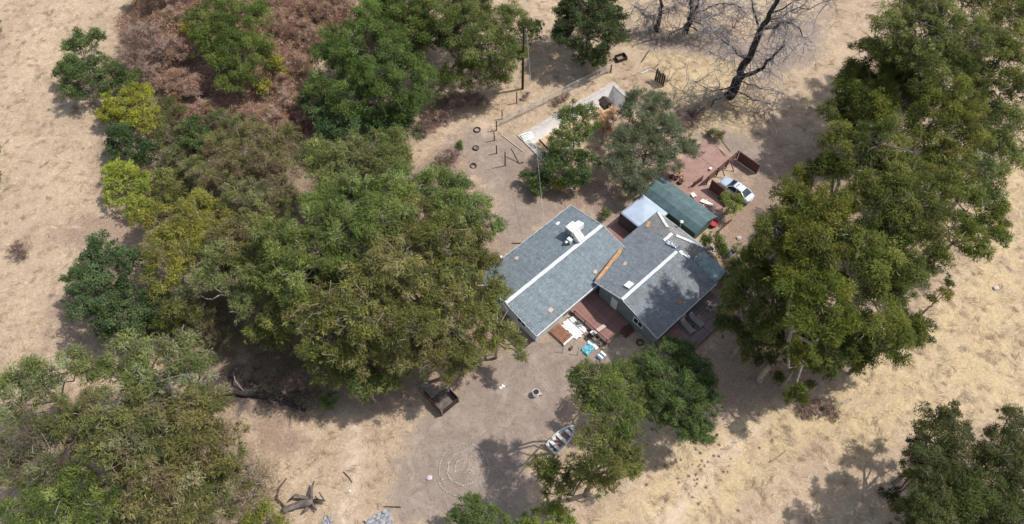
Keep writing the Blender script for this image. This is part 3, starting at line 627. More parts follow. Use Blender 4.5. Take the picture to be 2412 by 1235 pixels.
# --- canopy tent between the houses and the shed
o = (15.85, -6.95, 0); cn = gthing('canopy', 'pale blue-grey fabric canopy with dark side screen between roof and green shed', 'canopy', *o)
m = MB(o); x0, x1, y0, y1 = 13.7, 18.0, -9.0, -4.95; c = (15.9, -6.9)
V = []; F = []; n = 12
for i in range(n + 1):
    for j in range(n + 1):
        a, b = i / n, j / n; h = min(a, 1 - a, b, 1 - b) * 2
        V.append((x0 + (x1 - x0) * a, y0 + (y1 - y0) * b, 2.35 + 0.45 * h ** 0.9 - 0.10 * math.sin(PI * 2 * min(h, .5)) * 0.5))
for i in range(n):
    for j in range(n): F.append((i * (n + 1) + j, (i + 1) * (n + 1) + j, (i + 1) * (n + 1) + j + 1, i * (n + 1) + j + 1))
m.add(V, F).build('canopy_top', M['canopy'], cn, smooth=True, solid=0.015)
for a, b, c_, d in ((x0, x1, y0 - .01, y0 + .01), (x0, x1, y1 - .01, y1 + .01), (x1 - .01, x1 + .01, y0, y1)): MB(o).b(a, b, c_, d, 2.12, 2.34).build('valance', M['canopy'], cn)
MB(o).b(x0 - .02, x0 + .0, y0, y1, 0.15, 2.34).build('side_screen', M['curtain'], cn)
for xx in (x0 + .06, x1 - .06):
    for yy in (y0 + .06, y1 - .06): MB(o).tube([(xx, yy, 0), (xx, yy, 2.35)], 0.03, 6).build('leg', M['steel'], cn)

# --- green shed
o = (20.3, -9.1, 0); sh = gthing('shed', 'long dark green metal shed with ridged roof beside the red patio', 'shed', *o)
prof = [(18.35, 1.95), (19.25, 2.5), (20.35, 2.78), (22.25, 2.05)]
ya, yb = -4.6, -13.35
for i in range(3):
    (xa, za), (xb, zc) = prof[i], prof[i + 1]
    MB(o).add([(xa, ya, za), (xb, ya, zc), (xb, yb, zc), (xa, yb, za), (xa, ya, za - .05), (xb, ya, zc - .05), (xb, yb, zc - .05), (xa, yb, za - .05)],
              [(0, 1, 2, 3), (7, 6, 5, 4), (0, 4, 5, 1), (1, 5, 6, 2), (2, 6, 7, 3), (3, 7, 4, 0)]).build('roof_panel', M['green_metal'], sh)
    L = math.hypot(xb - xa, zc - za)
    for k in range(11):
        yy = ya - 0.1 - k * 0.85
        MB(o).add([(xa, yy, za + .002), (xb, yy, zc + .002), (xb, yy - .05, zc + .002), (xa, yy - .05, za + .002), (xa, yy - .01, za + .025), (xb, yy - .01, zc + .025), (xb, yy - .04, zc + .025), (xa, yy - .04, za + .025)],
                  [(4, 5, 6, 7), (0, 1, 5, 4), (2, 3, 7, 6), (0, 4, 7, 3), (1, 2, 6, 5)]).build('roof_rib', M['green_metal'], sh)
for yy in (ya - 0.25, yb + 0.25):
    q = [(18.55, 0), (22.05, 0), (22.05, 2.05), (20.35, 2.7), (19.25, 2.42), (18.55, 2.0)]
    MB(o).add([(x, yy, z) for x, z in q] + [(x, yy + (0.06 if yy < -9 else -0.06), z) for x, z in q], [tuple(range(6)), tuple(range(11, 5, -1))] + [(i, i + 6, (i + 1) % 6 + 6, (i + 1) % 6) for i in range(6)]).build('end_wall', M['green_end'], sh)
MB(o).b(18.55, 18.61, ya - .32, yb + .32, 0, 1.95).build('side_wall', M['green_end'], sh); MB(o).b(21.99, 22.05, ya - .32, yb + .32, 0, 2.0).build('side_wall', M['green_end'], sh)
MB(o).b(22.052, 22.1, -9.6, -8.2, 0.1, 1.9).build('door', M['green_metal'], sh)

# --- decks and paved areas
def planks(parent, o, x0, x1, y0, y1, z, w, along, mats, th=0.04, gap=0.012, seed=0):
    r = random.Random(seed); a0, a1 = (y0, y1) if along == 'x' else (x0, x1); n = int(round((a1 - a0) / w)); w = (a1 - a0) / n; pr = {}
    for k in range(n):
        c = a0 + (k + .5) * w; m_ = r.choice(mats); dz = r.uniform(-.006, .006)
        if m_ not in pr:
            me = MB()
            (me.b(x0, x1, -w / 2 + gap / 2, w / 2 - gap / 2, -th, 0) if along == 'x' else me.b(-w / 2 + gap / 2, w / 2 - gap / 2, y0, y1, -th, 0))
            ob = me.build('plank', m_, parent); pr[m_] = ob
        else: ob = pr[m_].copy(); COL.objects.link(ob); ob.parent = parent
        ob.location = ((-o[0], c - o[1], z + dz - o[2]) if along == 'x' else (c - o[0], -o[1], z + dz - o[2]))
def tint(base, f, name):
    m = base.copy(); m.name = name
    for n_ in m.node_tree.nodes:
        if n_.type == 'VALTORGB':
            for e in n_.color_ramp.elements: e.color = tuple(c * f for c in e.color[:3]) + (1,)
    return m
RD = [M['red_deck'], tint(M['red_deck'], 1.08, 'red_deck_faded'), tint(M['red_deck'], 0.92, 'red_deck_worn')]
MD = [M['mauve_deck'], tint(M['mauve_deck'], 1.15, 'worn_deck_pale'), tint(M['mauve_deck'], 0.85, 'worn_deck_brown')]
o = (1.9, -13, 0); dk = gthing('deck', 'raised red plank deck with railing in the corner between the two houses', 'deck', *o)
planks(dk, o, 0.15, 4.05, -15.6, -9.8, 0.5, 0.17, 'x', RD, seed=2)
MB(o).b(0.2, 4.0, -15.55, -9.85, 0.3, 0.455).build('joists', M['brown_wood'], dk)
for yy in (-15.5, -13.7, -11.9, -10.0):
    MB(o).b(0.2, 0.3, yy - .05, yy + .05, 0, 0.3).build('footing', M['brown_wood'], dk)
rl = MB(o).b(0.03, 0.12, -15.65, -10.4, 1.36, 1.44).build('handrail', M['dark_wood'], dk)
for k in range(4): MB(o).b(0.04, 0.12, -15.6 + k * 1.7, -15.5 + k * 1.7, 0.1, 1.36).build('rail_post', M['dark_wood'], rl)
MB(o).b(0.06, 0.10, -15.6, -10.45, 0.85, 0.91).build('middle_rail', M['dark_wood'], dk)
MB(o).bar((0.3, -15.68, 1.3), (3.0, -15.62, 1.15), 0.08).build('side_rail', M['dark_wood'], dk); MB(o).b(2.9, 3.0, -15.7, -15.61, 0, 1.2).build('rail_post', M['dark_wood'], dk)
for k in range(3): MB(o).b(3.9 - 0, 2.4, -15.95 - .3 * k, -15.66 - .3 * k, 0.36 - .14 * k, 0.42 - .14 * k).build('stair_tread', M['brown_wood'], dk)
o = (9.8, -21, 0); dk2 = gthing('deck', 'shaded greyish plank deck with two loungers along the right house', 'deck', *o)
planks(dk2, o, 5.2, 14.2, -22.75, -19.25, 0.38, 0.19, 'x', MD, seed=4)
MB(o).b(5.2, 14.2, -22.84, -22.76, 0.02, 0.37).build('edge_board', M['brown_wood'], dk2)
MB(o).b(5.3, 14.1, -22.7, -19.3, 0.05, 0.33).build('joists', M['dark_wood'], dk2)
MB(o).b(5.25, 7.6, -20.6, -19.3, 0.39, 0.41).build('red_mat', M['red_deck'], dk2)
o = (13.9, -6.7, 0); cy_ = gthing('deck', 'low red plank floor of the gap under the pale canopy', 'deck', *o)
planks(cy_, o, 10.05, 18.2, -8.45, -4.6, 0.14, 0.2, 'x', RD, seed=6); MB(o).b(10.1, 18.1, -8.4, -4.65, 0.0, 0.095).build('joists', M['brown_wood'], cy_)
o = (24.5, -8, 0)
pt = gthing('patio', 'pinkish red concrete patio behind the green shed', 'patio', *o)
for i, (a, b, c_, d) in enumerate(((22.2, 24.6, -7.6, -2.9), (24.63, 27.0, -7.6, -2.9), (22.2, 24.6, -13.2, -7.63), (24.63, 27.0, -13.2, -7.63))): MB(o).b(a, b, c_, d, 0.0, 0.06 + 0.004 * i).build('slab', M['red_patio'], pt, bevel=0.01)
for i, (a, b) in enumerate(((27.03, 30.0), (30.03, 33.1))): MB(o).b(a, b, -8.2, -3.4, 0.0, 0.05 + 0.006 * i).build('slab', M['red_patio'], pt, bevel=0.01)
pth = gthing('concrete_path', 'narrow pale concrete path slab under the right-hand trees', 'path', *al(1790, 606)[:2]); a = al(1766, 590); b = al(1820, 625); o = (*al(1790, 606)[:2], 0)
for k in range(3):
    t0, t1 = k / 3, (k + 1) / 3 - 0.01; MB(o).bar((a[0] + (b[0] - a[0]) * t0, a[1] + (b[1] - a[1]) * t0, 0.04), (a[0] + (b[0] - a[0]) * t1, a[1] + (b[1] - a[1]) * t1, 0.04), 1.1, 0.1).build('slab', M['concrete'], pth)
MB(o).bar((a[0] + .7, a[1] + .15, 0.2), (b[0] + .7, b[1] + .15, 0.2), 0.12, 0.3).build('edge_board', M['dark_wood'], pth)
# ------------------------------------------------------------------ trees and shrubs
# kind: clump radius, leaf length, leaf width, leaves per m2 factor, droop, radial, palette (leaf albedo: main, alternates), bark
KINDS = {
    'gum':    dict(rc=1.0, L=(.26, .52), Wd=(.06, .115), lai=2.15, droop=.35, rad=.8, pal=[(.066, .086, .026), (.094, .118, .029), (.128, .150, .033), (.168, .182, .040), (.21, .213, .048), (.13, .14, .045)], bark='bark_pale'),
    'gumsil': dict(rc=.95, L=(.26, .54), Wd=(.06, .115), lai=1.7, droop=.4, rad=.7, pal=[(.105, .130, .048), (.14, .168, .056), (.185, .208, .072), (.23, .243, .09), (.275, .295, .165), (.195, .175, .10)], bark='bark_pale'),
    'gummid': dict(rc=.95, L=(.26, .52), Wd=(.06, .115), lai=1.75, droop=.4, rad=.7, pal=[(.080, .106, .038), (.118, .152, .044), (.158, .192, .053), (.205, .232, .066), (.265, .285, .11), (.165, .165, .072)], bark='bark_pale'),
    'gumgrn': dict(rc=.85, L=(.2, .42), Wd=(.055, .10), lai=1.55, droop=.2, rad=.6, pal=[(.130, .168, .044), (.17, .205, .052), (.098, .132, .038), (.205, .225, .07), (.16, .165, .055)], bark='bark'),
    'gumdk':  dict(rc=.85, L=(.2, .42), Wd=(.055, .10), lai=1.9, droop=.2, rad=.6, pal=[(.085, .115, .038), (.115, .14, .045), (.062, .085, .030), (.14, .16, .055)], bark='bark'),
    'gumyel': dict(rc=.85, L=(.24, .48), Wd=(.06, .115), lai=1.9, droop=.3, rad=.8, pal=[(.235, .26, .058), (.29, .305, .07), (.175, .205, .05), (.21, .215, .07)], bark='bark_pale'),
    'oak':    dict(rc=.8, L=(.18, .36), Wd=(.10, .18), lai=2.0, droop=.05, rad=.4, pal=[(.095, .142, .052), (.125, .175, .062), (.07, .11, .042), (.16, .205, .085)], bark='bark'),
    'green':  dict(rc=.9, L=(.18, .38), Wd=(.08, .14), lai=1.75, droop=.1, rad=.45, pal=[(.130, .182, .050), (.168, .222, .060), (.095, .140, .042), (.205, .25, .078)], bark='bark'),
    'dkoak':  dict(rc=.75, L=(.18, .36), Wd=(.10, .17), lai=2.1, droop=.05, rad=.4, pal=[(.066, .102, .036), (.09, .13, .044), (.05, .08, .032), (.115, .155, .058)], bark='bark'),
    'yellow': dict(rc=.65, L=(.2, .4), Wd=(.08, .15), lai=2.1, droop=.05, rad=.5, pal=[(.36, .355, .055), (.42, .39, .07), (.27, .285, .05), (.31, .27, .07)], bark='bark'),
    'olive':  dict(rc=.8, L=(.2, .42), Wd=(.05, .09), lai=2.1, droop=.0, rad=.6, pal=[(.195, .225, .115), (.24, .265, .145), (.15, .178, .085), (.28, .30, .18)], bark='bark'),
    'willow': dict(rc=.75, L=(.2, .42), Wd=(.05, .10), lai=2.4, droop=.1, rad=.5, pal=[(.115, .168, .052), (.145, .205, .06), (.088, .135, .045)], bark='bark'),
    'dead':   dict(rc=.7, L=(.4, .9), Wd=(.03, .06), lai=1.1, droop=.0, rad=.8, pal=[(.22, .145, .115), (.27, .18, .145), (.15, .10, .082), (.31, .23, .19)], bark='bark'),
    'bramble': dict(rc=.7, L=(.3, .8), Wd=(.025, .05), lai=1.3, droop=.1, rad=.7, pal=[(.29, .165, .115), (.35, .215, .16), (.205, .115, .085), (.41, .29, .23), (.24, .17, .085)], bark='bark'),
    'straw':  dict(rc=.7, L=(.4, .9), Wd=(.03, .07), lai=1.8, droop=.2, rad=.7, pal=[(.50, .28, .15), (.58, .36, .20), (.38, .20, .11)], bark='bark'),
    'mixed':  dict(rc=.8, L=(.24, .5), Wd=(.05, .095), lai=1.6, droop=.2, rad=.7, pal=[(.125, .15, .055), (.165, .19, .066), (.205, .225, .085), (.215, .185, .11), (.25, .26, .12), (.15, .13, .085)], bark='bark_pale'),
}
def unit(a): return a / (np.linalg.norm(a, axis=-1, keepdims=True) + 1e-9)
def lobes_world(lobes):
    out = []
    for l in lobes:
        u, v, rp, z = l[:4]; P = at(u, v, z); r = rp * mpp(P); out.append((P, r, (l[4] if len(l) > 4 else 0.8) * r))
    return out
def foliage(LW, K, r):
    """leaf-sized faces gathered in clumps and loose sprays over the crown's volume"""
    cc, cr, ct, cs = [], [], [], []; npal = len(K['pal'])
    for li, (P, rad, rz) in enumerate(LW):
        rc = K['rc'] * min(1.0, 0.35 + rad / 4.2); n = max(5, int(2.3 * (rad / rc) ** 2)); n2 = int(n * .6)
        d = unit(r.normal(size=(n, 3))); d[:, 2] = np.where(d[:, 2] < -0.25, -d[:, 2] * r.uniform(0, 1, n), d[:, 2])
        f = np.where(r.uniform(size=n) < 0.8, r.uniform(0.70, 1.08, n), r.uniform(0.3, 0.7, n))
        c1 = P + d * f[:, None] * np.array([rad - rc * .55, rad - rc * .55, max(rz - rc * .4, rc * .5)])
        d = unit(r.normal(size=(n2, 3))); d[:, 2] = np.abs(d[:, 2]) * .9 - .15
        c2 = P + d * r.uniform(.6, 1.16, n2)[:, None] * np.array([rad, rad, rz])
        c = np.concatenate([c1, c2]); q = np.concatenate([rc * r.uniform(0.5, 1.15, n), rc * r.uniform(.25, .6, n2)]); c[:, 2] = np.maximum(c[:, 2], q * .6)
        keep = np.ones(len(c), bool)                      # nothing grows deep inside a neighbouring part of the crown
        for lj, (P2, rad2, rz2) in enumerate(LW):
            if lj != li: keep &= np.linalg.norm((c - P2) / np.array([rad2, rad2, rz2]), axis=1) > .55
        c, q = c[keep], q[keep]; n = len(c)
        if not n: continue
        pn = fbm(c[:, 0] / 2.8 + 7 * li, c[:, 1] / 2.8 + c[:, 2] / 3, 17, 2)
        cc.append(c); cr.append(q); ct.append(np.where(r.uniform(size=n) < .55, np.clip((pn * 1.5 - .25) * npal, 0, npal - 1).astype(int), r.integers(0, npal, n)))
        s_ = unit(np.stack([r.normal(size=n), r.normal(size=n), r.normal(size=n) * .3], 1) + unit(c - P) * .8); cs.append(s_)
    cc = np.concatenate(cc); cr = np.concatenate(cr); ct = np.concatenate(ct); cs = np.concatenate(cs)
    La = 0.5 * np.mean(K['L']) * np.mean(K['Wd']); cnt = np.maximum(8, (K['lai'] * PI * cr ** 2 / La * r.uniform(0.4, 1.2, len(cr)))).astype(int)
    k = np.repeat(np.arange(len(cc)), cnt); n = len(k)
    d = unit(r.normal(size=(n, 3)) + np.array([0, 0, 0.35])); f = r.uniform(0.05, 1.08, n) ** 0.5
    off = d * (f * cr[k])[:, None] * np.array([1, 1, 0.78]); off = off + cs[k] * (off * cs[k]).sum(1, keepdims=True) * K.get('st', .28)
    p = cc[k] + off
    ax = unit(d * K['rad'] + cs[k] * .35 + r.normal(size=(n, 3)) * 0.45 - np.array([0, 0, K['droop']]))
    nn = unit(d * 0.8 + r.normal(size=(n, 3)) * 0.6 + np.array([0, 0, 0.5])); s = unit(np.cross(ax, nn))
    L = r.uniform(*K['L'], n)[:, None]; Wd = r.uniform(*K['Wd'], n)[:, None]
    V = np.stack([p - ax * L * .5 - s * Wd * .5, p - ax * L * .4 + s * Wd * .5, p + ax * L * .5], 1).reshape(-1, 3)
    F = np.arange(3 * n).reshape(-1, 3)
    pal = np.asarray(K['pal']); mixc = r.uniform(size=n) < 0.82
    tint = 1.0 if K.get('rc') == .7 and K['bark'] == 'bark' else np.array([r.uniform(.9, 1.12), r.uniform(.93, 1.06), r.uniform(.85, 1.12)]) * r.uniform(.88, 1.1)      # every tree its own green
    c = np.where(mixc[:, None], pal[ct[k]], pal[r.integers(0, len(pal), n)]) * r.uniform(0.84, 1.16, (n, 1)) * r.uniform(0.78, 1.24, len(cc))[k][:, None] * tint
    return V, F, c, cc, cr
def limb(mb, p, q, r0, r1, r, n=5, wob=0.12, segs=4):
    p = np.asarray(p, float); q = np.asarray(q, float); L = np.linalg.norm(q - p); pts = []; 
    for i in range(segs + 1):
        t = i / segs; c = p + (q - p) * t + np.array([0, 0, 1]) * math.sin(t * PI) * L * 0.08
        if 0 < i < segs: c = c + r.normal(size=3) * L * wob / 2
        pts.append(tuple(c))
    mb.tube(pts, [r0 + (r1 - r0) * i / segs for i in range(segs + 1)], n, cap=False)
NT = [0]
def tree(name, kind, label, lobes, cat='tree', group=None, base=None, bare=0.0, trunk_r=None, skirt=1.0):
    NT[0] += 1; r = np.random.default_rng(100 + NT[0]); K = KINDS[kind]; LW = lobes_world(lobes)
    for P, rad, rz in list(LW):                         # foliage hanging lower down the sides of the tall crowns
        if cat == 'tree' and P[2] > 6 and r.uniform() < (.75 if P[2] > 9 else .6) * skirt:
            for f in ((.66, .38) if P[2] > 11 else (.6,)):
                LW.append((np.array([P[0] + r.normal() * rad * .25, P[1] + r.normal() * rad * .25, P[2] * f * r.uniform(.9, 1.1)]), rad * r.uniform(.62, .85) * (1 if f > .5 else .75), rz * .75))
    w = np.array([l[1] ** 2 for l in LW[:len(lobes)]]); ctr = (np.array([l[0] for l in LW[:len(lobes)]]) * w[:, None]).sum(0) / w.sum()
    big = cat == 'tree'
    b = np.array([*(at(*base)[:2] if base else ctr[:2]), 0.0]); b[2] = gz1(b[0], b[1]) - 0.02
    root = thing(name, label, cat, tuple(b), 0, group)
    V, F, C, cc, cr = foliage(LW, K, r)
    o = mesh_np('crown', V - b, F, M['foliage'] if kind not in ('dead', 'bramble', 'straw') else M['twig'], root, col=C); o['kind'] = 'stuff'
    mb = MB(b); H = ctr[2]; R0 = trunk_r or (0.04 + H * 0.017)
    if big:
        fork = b + (ctr - b) * 0.55; limb(mb, b - np.array([0, 0, .15]), fork, R0 * 1.15, R0 * 0.75, r, 9, 0.05, 5)
        mb.build('trunk', M[K['bark']], root, smooth=True); mb = MB(b)
    else: fork = b + np.array([0, 0, .05])
    for P, rad, rz in LW:
        e = P - np.array([0, 0, rz * 0.35]); limb(mb, fork, e, R0 * 0.6, R0 * 0.26, r, 6, 0.12, 5)
        k = np.where(np.linalg.norm((cc - P) / np.array([rad, rad, rz]), axis=1) < 1.1)[0]
        k = r.permutation(k)[:max(4, int(len(k) * (0.4 if big else 0.35)))]
        for i in k: limb(mb, e + (P - e) * r.uniform(0, .6), cc[i] + unit(cc[i] - e) * cr[i] * (0.4 + bare), R0 * 0.2, 0.026, r, 4, 0.22, 5)
    mb.build('branches', M[K['bark']], root, smooth=True)
    return root
T = tree
# --- left edge and north-west thicket
T('oak_tree', 'oak', 'dark blue-green bushy oak standing alone at the top left, with a ragged upper plume', [(212, 188, 74, 3.0), (195, 105, 42, 3.8), (160, 168, 34, 2.6), (262, 190, 52, 2.6), (228, 90, 26, 3.8), (165, 110, 22, 3.4)])
T('yellow_shrub', 'yellow', 'bright yellow-green shrub just below the dark blue-green oak at the top left', [(300, 250, 56, 2.2), (345, 285, 45, 2.0), (258, 268, 36, 1.7), (330, 225, 36, 2.1)], 'shrub')
T('evergreen_shrub', 'dkoak', 'small very dark shrub wedged between the two yellow shrubs', [(295, 335, 50, 2.2), (335, 365, 40, 2.0), (275, 350, 30, 1.8)], 'shrub')
T('yellow_shrub', 'yellow', 'lower yellow shrub at the edge of the pale field, below the small very dark shrub', [(295, 420, 48, 2.2), (345, 435, 40, 2.0), (275, 465, 32, 1.7), (325, 480, 40, 2.0), (270, 400, 30, 1.8)], 'shrub')
T('evergreen_shrub', 'oak', 'grey-green shrub beside the pinkish brown brambles, right of the yellow shrubs', [(462, 305, 40, 2.4), (445, 340, 32, 2), (490, 335, 30, 2)], 'shrub')
T('olive_shrub', 'mixed', 'thin pale olive shrub between yellow shrub and grey-green shrub', [(400, 320, 36, 1.6), (410, 370, 34, 1.5), (385, 290, 24, 1.4)], 'shrub')
T('bare_shrub', 'dead', 'dark brown leafless shrub right of the oak at the top left', [(330, 90, 50, 2.2), (375, 125, 48, 2.0), (310, 140, 34, 1.8), (345, 180, 40, 1.6)], 'shrub')
T('shade_tree', 'green', 'mid-green leafy tree rising out of the brown brambles at the top', [(540, 60, 80, 5.5), (590, 130, 66, 5.0), (492, 100, 50, 4.6), (560, 190, 50, 3.8), (600, 45, 55, 5.2), (480, 45, 44, 4.6), (535, 130, 60, 5)], base=(570, 228))
T('yellow_shrub', 'yellow', 'little yellow shrub at the right foot of the tree in the brambles', [(650, 150, 24, 1.8), (622, 205, 24, 1.5), (665, 168, 16, 1.4)], 'shrub')
T('yellow_shrub', 'yellow', 'tiny yellow-green shrub at the left side of the tree in the brambles', [(440, 68, 20, 1.6), (455, 85, 16, 1.4)], 'shrub')
T('shade_tree', 'green', 'largest dense green tree at the top, left of the tree with pale bare limbs', [(880, 130, 96, 8.5), (800, 105, 62, 7), (930, 200, 92, 8), (770, 130, 46, 6), (770, 205, 56, 5.6), (850, 235, 76, 6), (890, 50, 76, 8), (965, 250, 52, 6), (980, 170, 52, 7)])
T('oak_tree', 'oak', 'darker low oak in front of the largest dense green tree', [(770, 270, 50, 4), (840, 310, 70, 4.2), (900, 330, 56, 3.8), (940, 300, 50, 4), (780, 310, 40, 3.4), (740, 240, 40, 4)])
T('pale_barked_tree', 'green', 'spreading green tree with pale bare limbs, left of the utility pole', [(1070, 50, 80, 9), (1150, 120, 76, 8), (1000, 30, 66, 9), (1120, 175, 60, 5.5), (1205, 60, 62, 7.5), (1180, 180, 40, 4.5), (1100, -10, 80, 9), (1060, 180, 40, 5), (1210, 130, 40, 6)], base=(1040, 215), bare=0.7)
T('shade_tree', 'green', 'green tree cut by the top edge, between the big dense tree and the pale limbs', [(945, 10, 66, 9), (985, 70, 52, 8.5), (900, -20, 60, 9)])
T('evergreen_shrub', 'dkoak', 'small dark bush close by the top of the utility pole', [(1252, 85, 26, 2.8), (1240, 60, 20, 2.8), (1262, 60, 18, 2.6)], 'shrub')
T('evergreen_tree', 'dkoak', 'very dark round evergreen tree at the top centre, left of the burnt trunks', [(1385, 70, 78, 6), (1335, 85, 48, 4.8), (1435, 85, 48, 5), (1390, 10, 66, 7), (1350, 30, 50, 6), (1395, 120, 48, 4), (1440, 45, 42, 5.6)])
T('olive_shrub', 'willow', 'lighter green shrub at the foot of the very dark evergreen, by the wire fence', [(1402, 142, 28, 2), (1385, 125, 22, 2.2), (1420, 120, 18, 2)], 'shrub')
# --- between pool and shed
T('olive_tree', 'olive', 'soft grey-green olive tree between the pool and the green shed', [(1515, 270, 66, 5), (1480, 350, 56, 4.6), (1560, 320, 66, 5), (1605, 355, 44, 4.2), (1505, 415, 46, 3.6), (1455, 395, 44, 4), (1545, 235, 26, 4.6), (1560, 385, 46, 4), (1490, 445, 26, 2.6)])
T('leafy_tree', 'green', 'bright green tree overhanging the white pool, left of the olive', [(1352, 278, 42, 4.6), (1340, 335, 48, 4.2), (1385, 310, 38, 4.2), (1385, 262, 28, 4.4), (1315, 330, 28, 3.6)])
T('evergreen_tree', 'oak', 'shadowed dark green tree just below the tree overhanging the pool', [(1320, 400, 44, 3), (1370, 390, 44, 3), (1300, 380, 36, 2.8), (1350, 430, 30, 2.4)])
T('citrus_shrub', 'yellow', 'small bright green shrub below the shadowed dark tree', [(1328, 428, 20, 1.8), (1312, 438, 14, 1.5)], 'shrub')
T('agave_shrub', 'oak', 'dark spiky shrub at the yard end of the wire fence', [(1262, 425, 30, 1.4), (1240, 420, 22, 1.2), (1285, 435, 24, 1.4), (1265, 450, 20, 1.1)], 'shrub')
T('straw_shrub', 'straw', 'dried orange-tan bush beside the deep end of the pool', [(1432, 280, 24, 1.8), (1425, 300, 22, 1.5), (1445, 265, 16, 1.8)], 'shrub')
T('citrus_tree', 'gumyel', 'small round bright green tree right beside the parked car', [(1722, 478, 27, 2.3), (1712, 465, 18, 2.5), (1735, 470, 18, 2.4), (1720, 495, 18, 1.8)])
T('leafy_shrub', 'green', 'dark green shrub against the end wall of the green shed', [(1675, 558, 24, 2.0), (1690, 575, 24, 1.8), (1662, 570, 16, 1.6), (1700, 595, 20, 1.4)], 'shrub')
T('low_shrub', 'gummid', 'low tangled shrub between the awning and the pale concrete path', [(1735, 630, 34, 1.6), (1712, 650, 26, 1.4), (1755, 655, 30, 1.6), (1745, 595, 24, 1.4)], 'shrub')
T('low_shrub', 'gummid', 'small low weed in the bare gap between the grey roofed house and the olive tree', [(1430, 500, 14, .6), (1422, 512, 9, .5)], 'shrub')
# --- right hand gum trees
G = 'gum trees crowded to the right of the houses'
def RT(label, lobes, kind='gum', bare=0.0): return T('gum_tree', kind, label, lobes, 'tree', G, bare=bare, skirt=.75)
RT('tall gum tree at the top right with long drooping light green foliage', [(2110, 70, 74, 15.6), (2205, 60, 86, 16.8), (2290, 95, 80, 16.2), (2180, 150, 80, 14.4), (2080, 120, 50, 13.2), (2250, 160, 70, 14.4), (2150, 20, 60, 15.6)], 'gummid')
RT('gum tree cut by the right edge near the top corner', [(2365, 130, 66, 15.6), (2400, 40, 50, 15.6), (2390, 210, 60, 14.4), (2340, 190, 50, 14.4)], 'gummid')
RT('gum tree filling the top right corner of the frame', [(2330, 20, 56, 15), (2390, 0, 60, 15), (2270, -10, 56, 15), (2410, 90, 46, 15), (2210, -20, 56, 15)], 'gummid')
RT('gum tree at the right edge of the frame, over the pale field', [(2380, 290, 60, 13.2), (2340, 350, 56, 12.0), (2395, 370, 46, 10.8), (2330, 415, 44, 10.8)], 'gummid')
RT('olive gum tree nearest the burnt trunk, north-west corner of the right-hand grove', [(2020, 225, 64, 9.4), (2085, 200, 66, 10.1), (1975, 262, 46, 8.6), (2140, 240, 60, 10.1), (2060, 270, 56, 9.4)])
RT('sunlit round-topped gum tree at the upper right of the grove', [(2225, 235, 76, 18.8), (2268, 310, 66, 17.5), (2185, 310, 70, 17.5), (2290, 250, 44, 16.9), (2230, 370, 66, 16.2)])
RT('yellowish tufted gum tree in the upper middle of the right-hand grove', [(2000, 350, 74, 19.6), (2075, 335, 70, 21.0), (1950, 395, 52, 18.2), (2045, 410, 76, 19.6), (2110, 395, 60, 19.6)])
RT('tallest gum tree, in the middle of the right-hand grove', [(2140, 470, 86, 21.0), (2200, 440, 66, 19.6), (2075, 480, 66, 21.0), (2180, 530, 70, 19.6), (2110, 540, 60, 19.6)])
RT('gum tree on the field side of the grove with dark loose outer sprays', [(2265, 450, 52, 12), (2250, 530, 56, 11), (2300, 590, 40, 9), (2345, 505, 36, 9), (2350, 560, 34, 8.5), (2310, 520, 30, 9), (2360, 530, 20, 8.5)], 'gum', 0.5)
RT('gum tree leaning towards the car on the near left side of the grove', [(1895, 500, 76, 18.5), (1955, 500, 70, 20.0), (1860, 565, 56, 17.1), (1930, 570, 76, 20.0), (1830, 525, 46, 19), (1852, 458, 46, 19), (1800, 568, 40, 18), (1870, 520, 50, 18.5), (1775, 600, 34, 15), (1840, 580, 44, 17.5), (1815, 545, 40, 18.5), (1905, 420, 44, 17.1)])
RT('broad gum tree in the lower middle of the grove, above the golden grass', [(2040, 610, 86, 19.6), (2120, 630, 76, 18.2), (2000, 560, 60, 19.6), (2070, 690, 76, 16.8), (2190, 610, 50, 14.7)])
RT('gum tree reaching with its lit sprays over the lounger deck', [(1770, 690, 62, 12.0), (1725, 690, 36, 10.8), (1825, 730, 60, 12.0), (1790, 760, 50, 11.4), (1720, 720, 26, 10.2), (1850, 690, 50, 13.2)], 'gum', 0.3)
RT('dark-centred gum tree behind the sprays over the lounger deck', [(1880, 660, 70, 18.1), (1945, 700, 76, 18.8), (1900, 760, 66, 17.4), (1970, 770, 66, 17.4), (1920, 620, 56, 18.8)])
RT('low gum tree at the bottom fringe of the grove, over pale grass', [(1880, 830, 46, 8), (1940, 840, 46, 9), (1830, 800, 46, 9), (1980, 830, 40, 9), (1920, 870, 26, 7), (1860, 860, 24, 7)], 'gum', 0.4)
RT('thin gum tree at the lower right fringe of the grove', [(2090, 780, 60, 10), (2150, 770, 46, 9), (2040, 810, 46, 9), (2120, 830, 34, 8), (2050, 850, 26, 7), (2170, 800, 28, 8), (2020, 770, 50, 10)], 'gum', 0.5)
RT('small detached spray-like gum sapling on the golden grass side of the grove', [(2228, 690, 20, 5), (2200, 705, 16, 4.5), (2235, 670, 12, 5)], 'gum', 0.5)
RT('short gum tree filling the gap between path and grove', [(1800, 600, 46, 8.8), (1850, 640, 50, 11.0), (1820, 660, 40, 9.9)], 'gummid', 0.4)
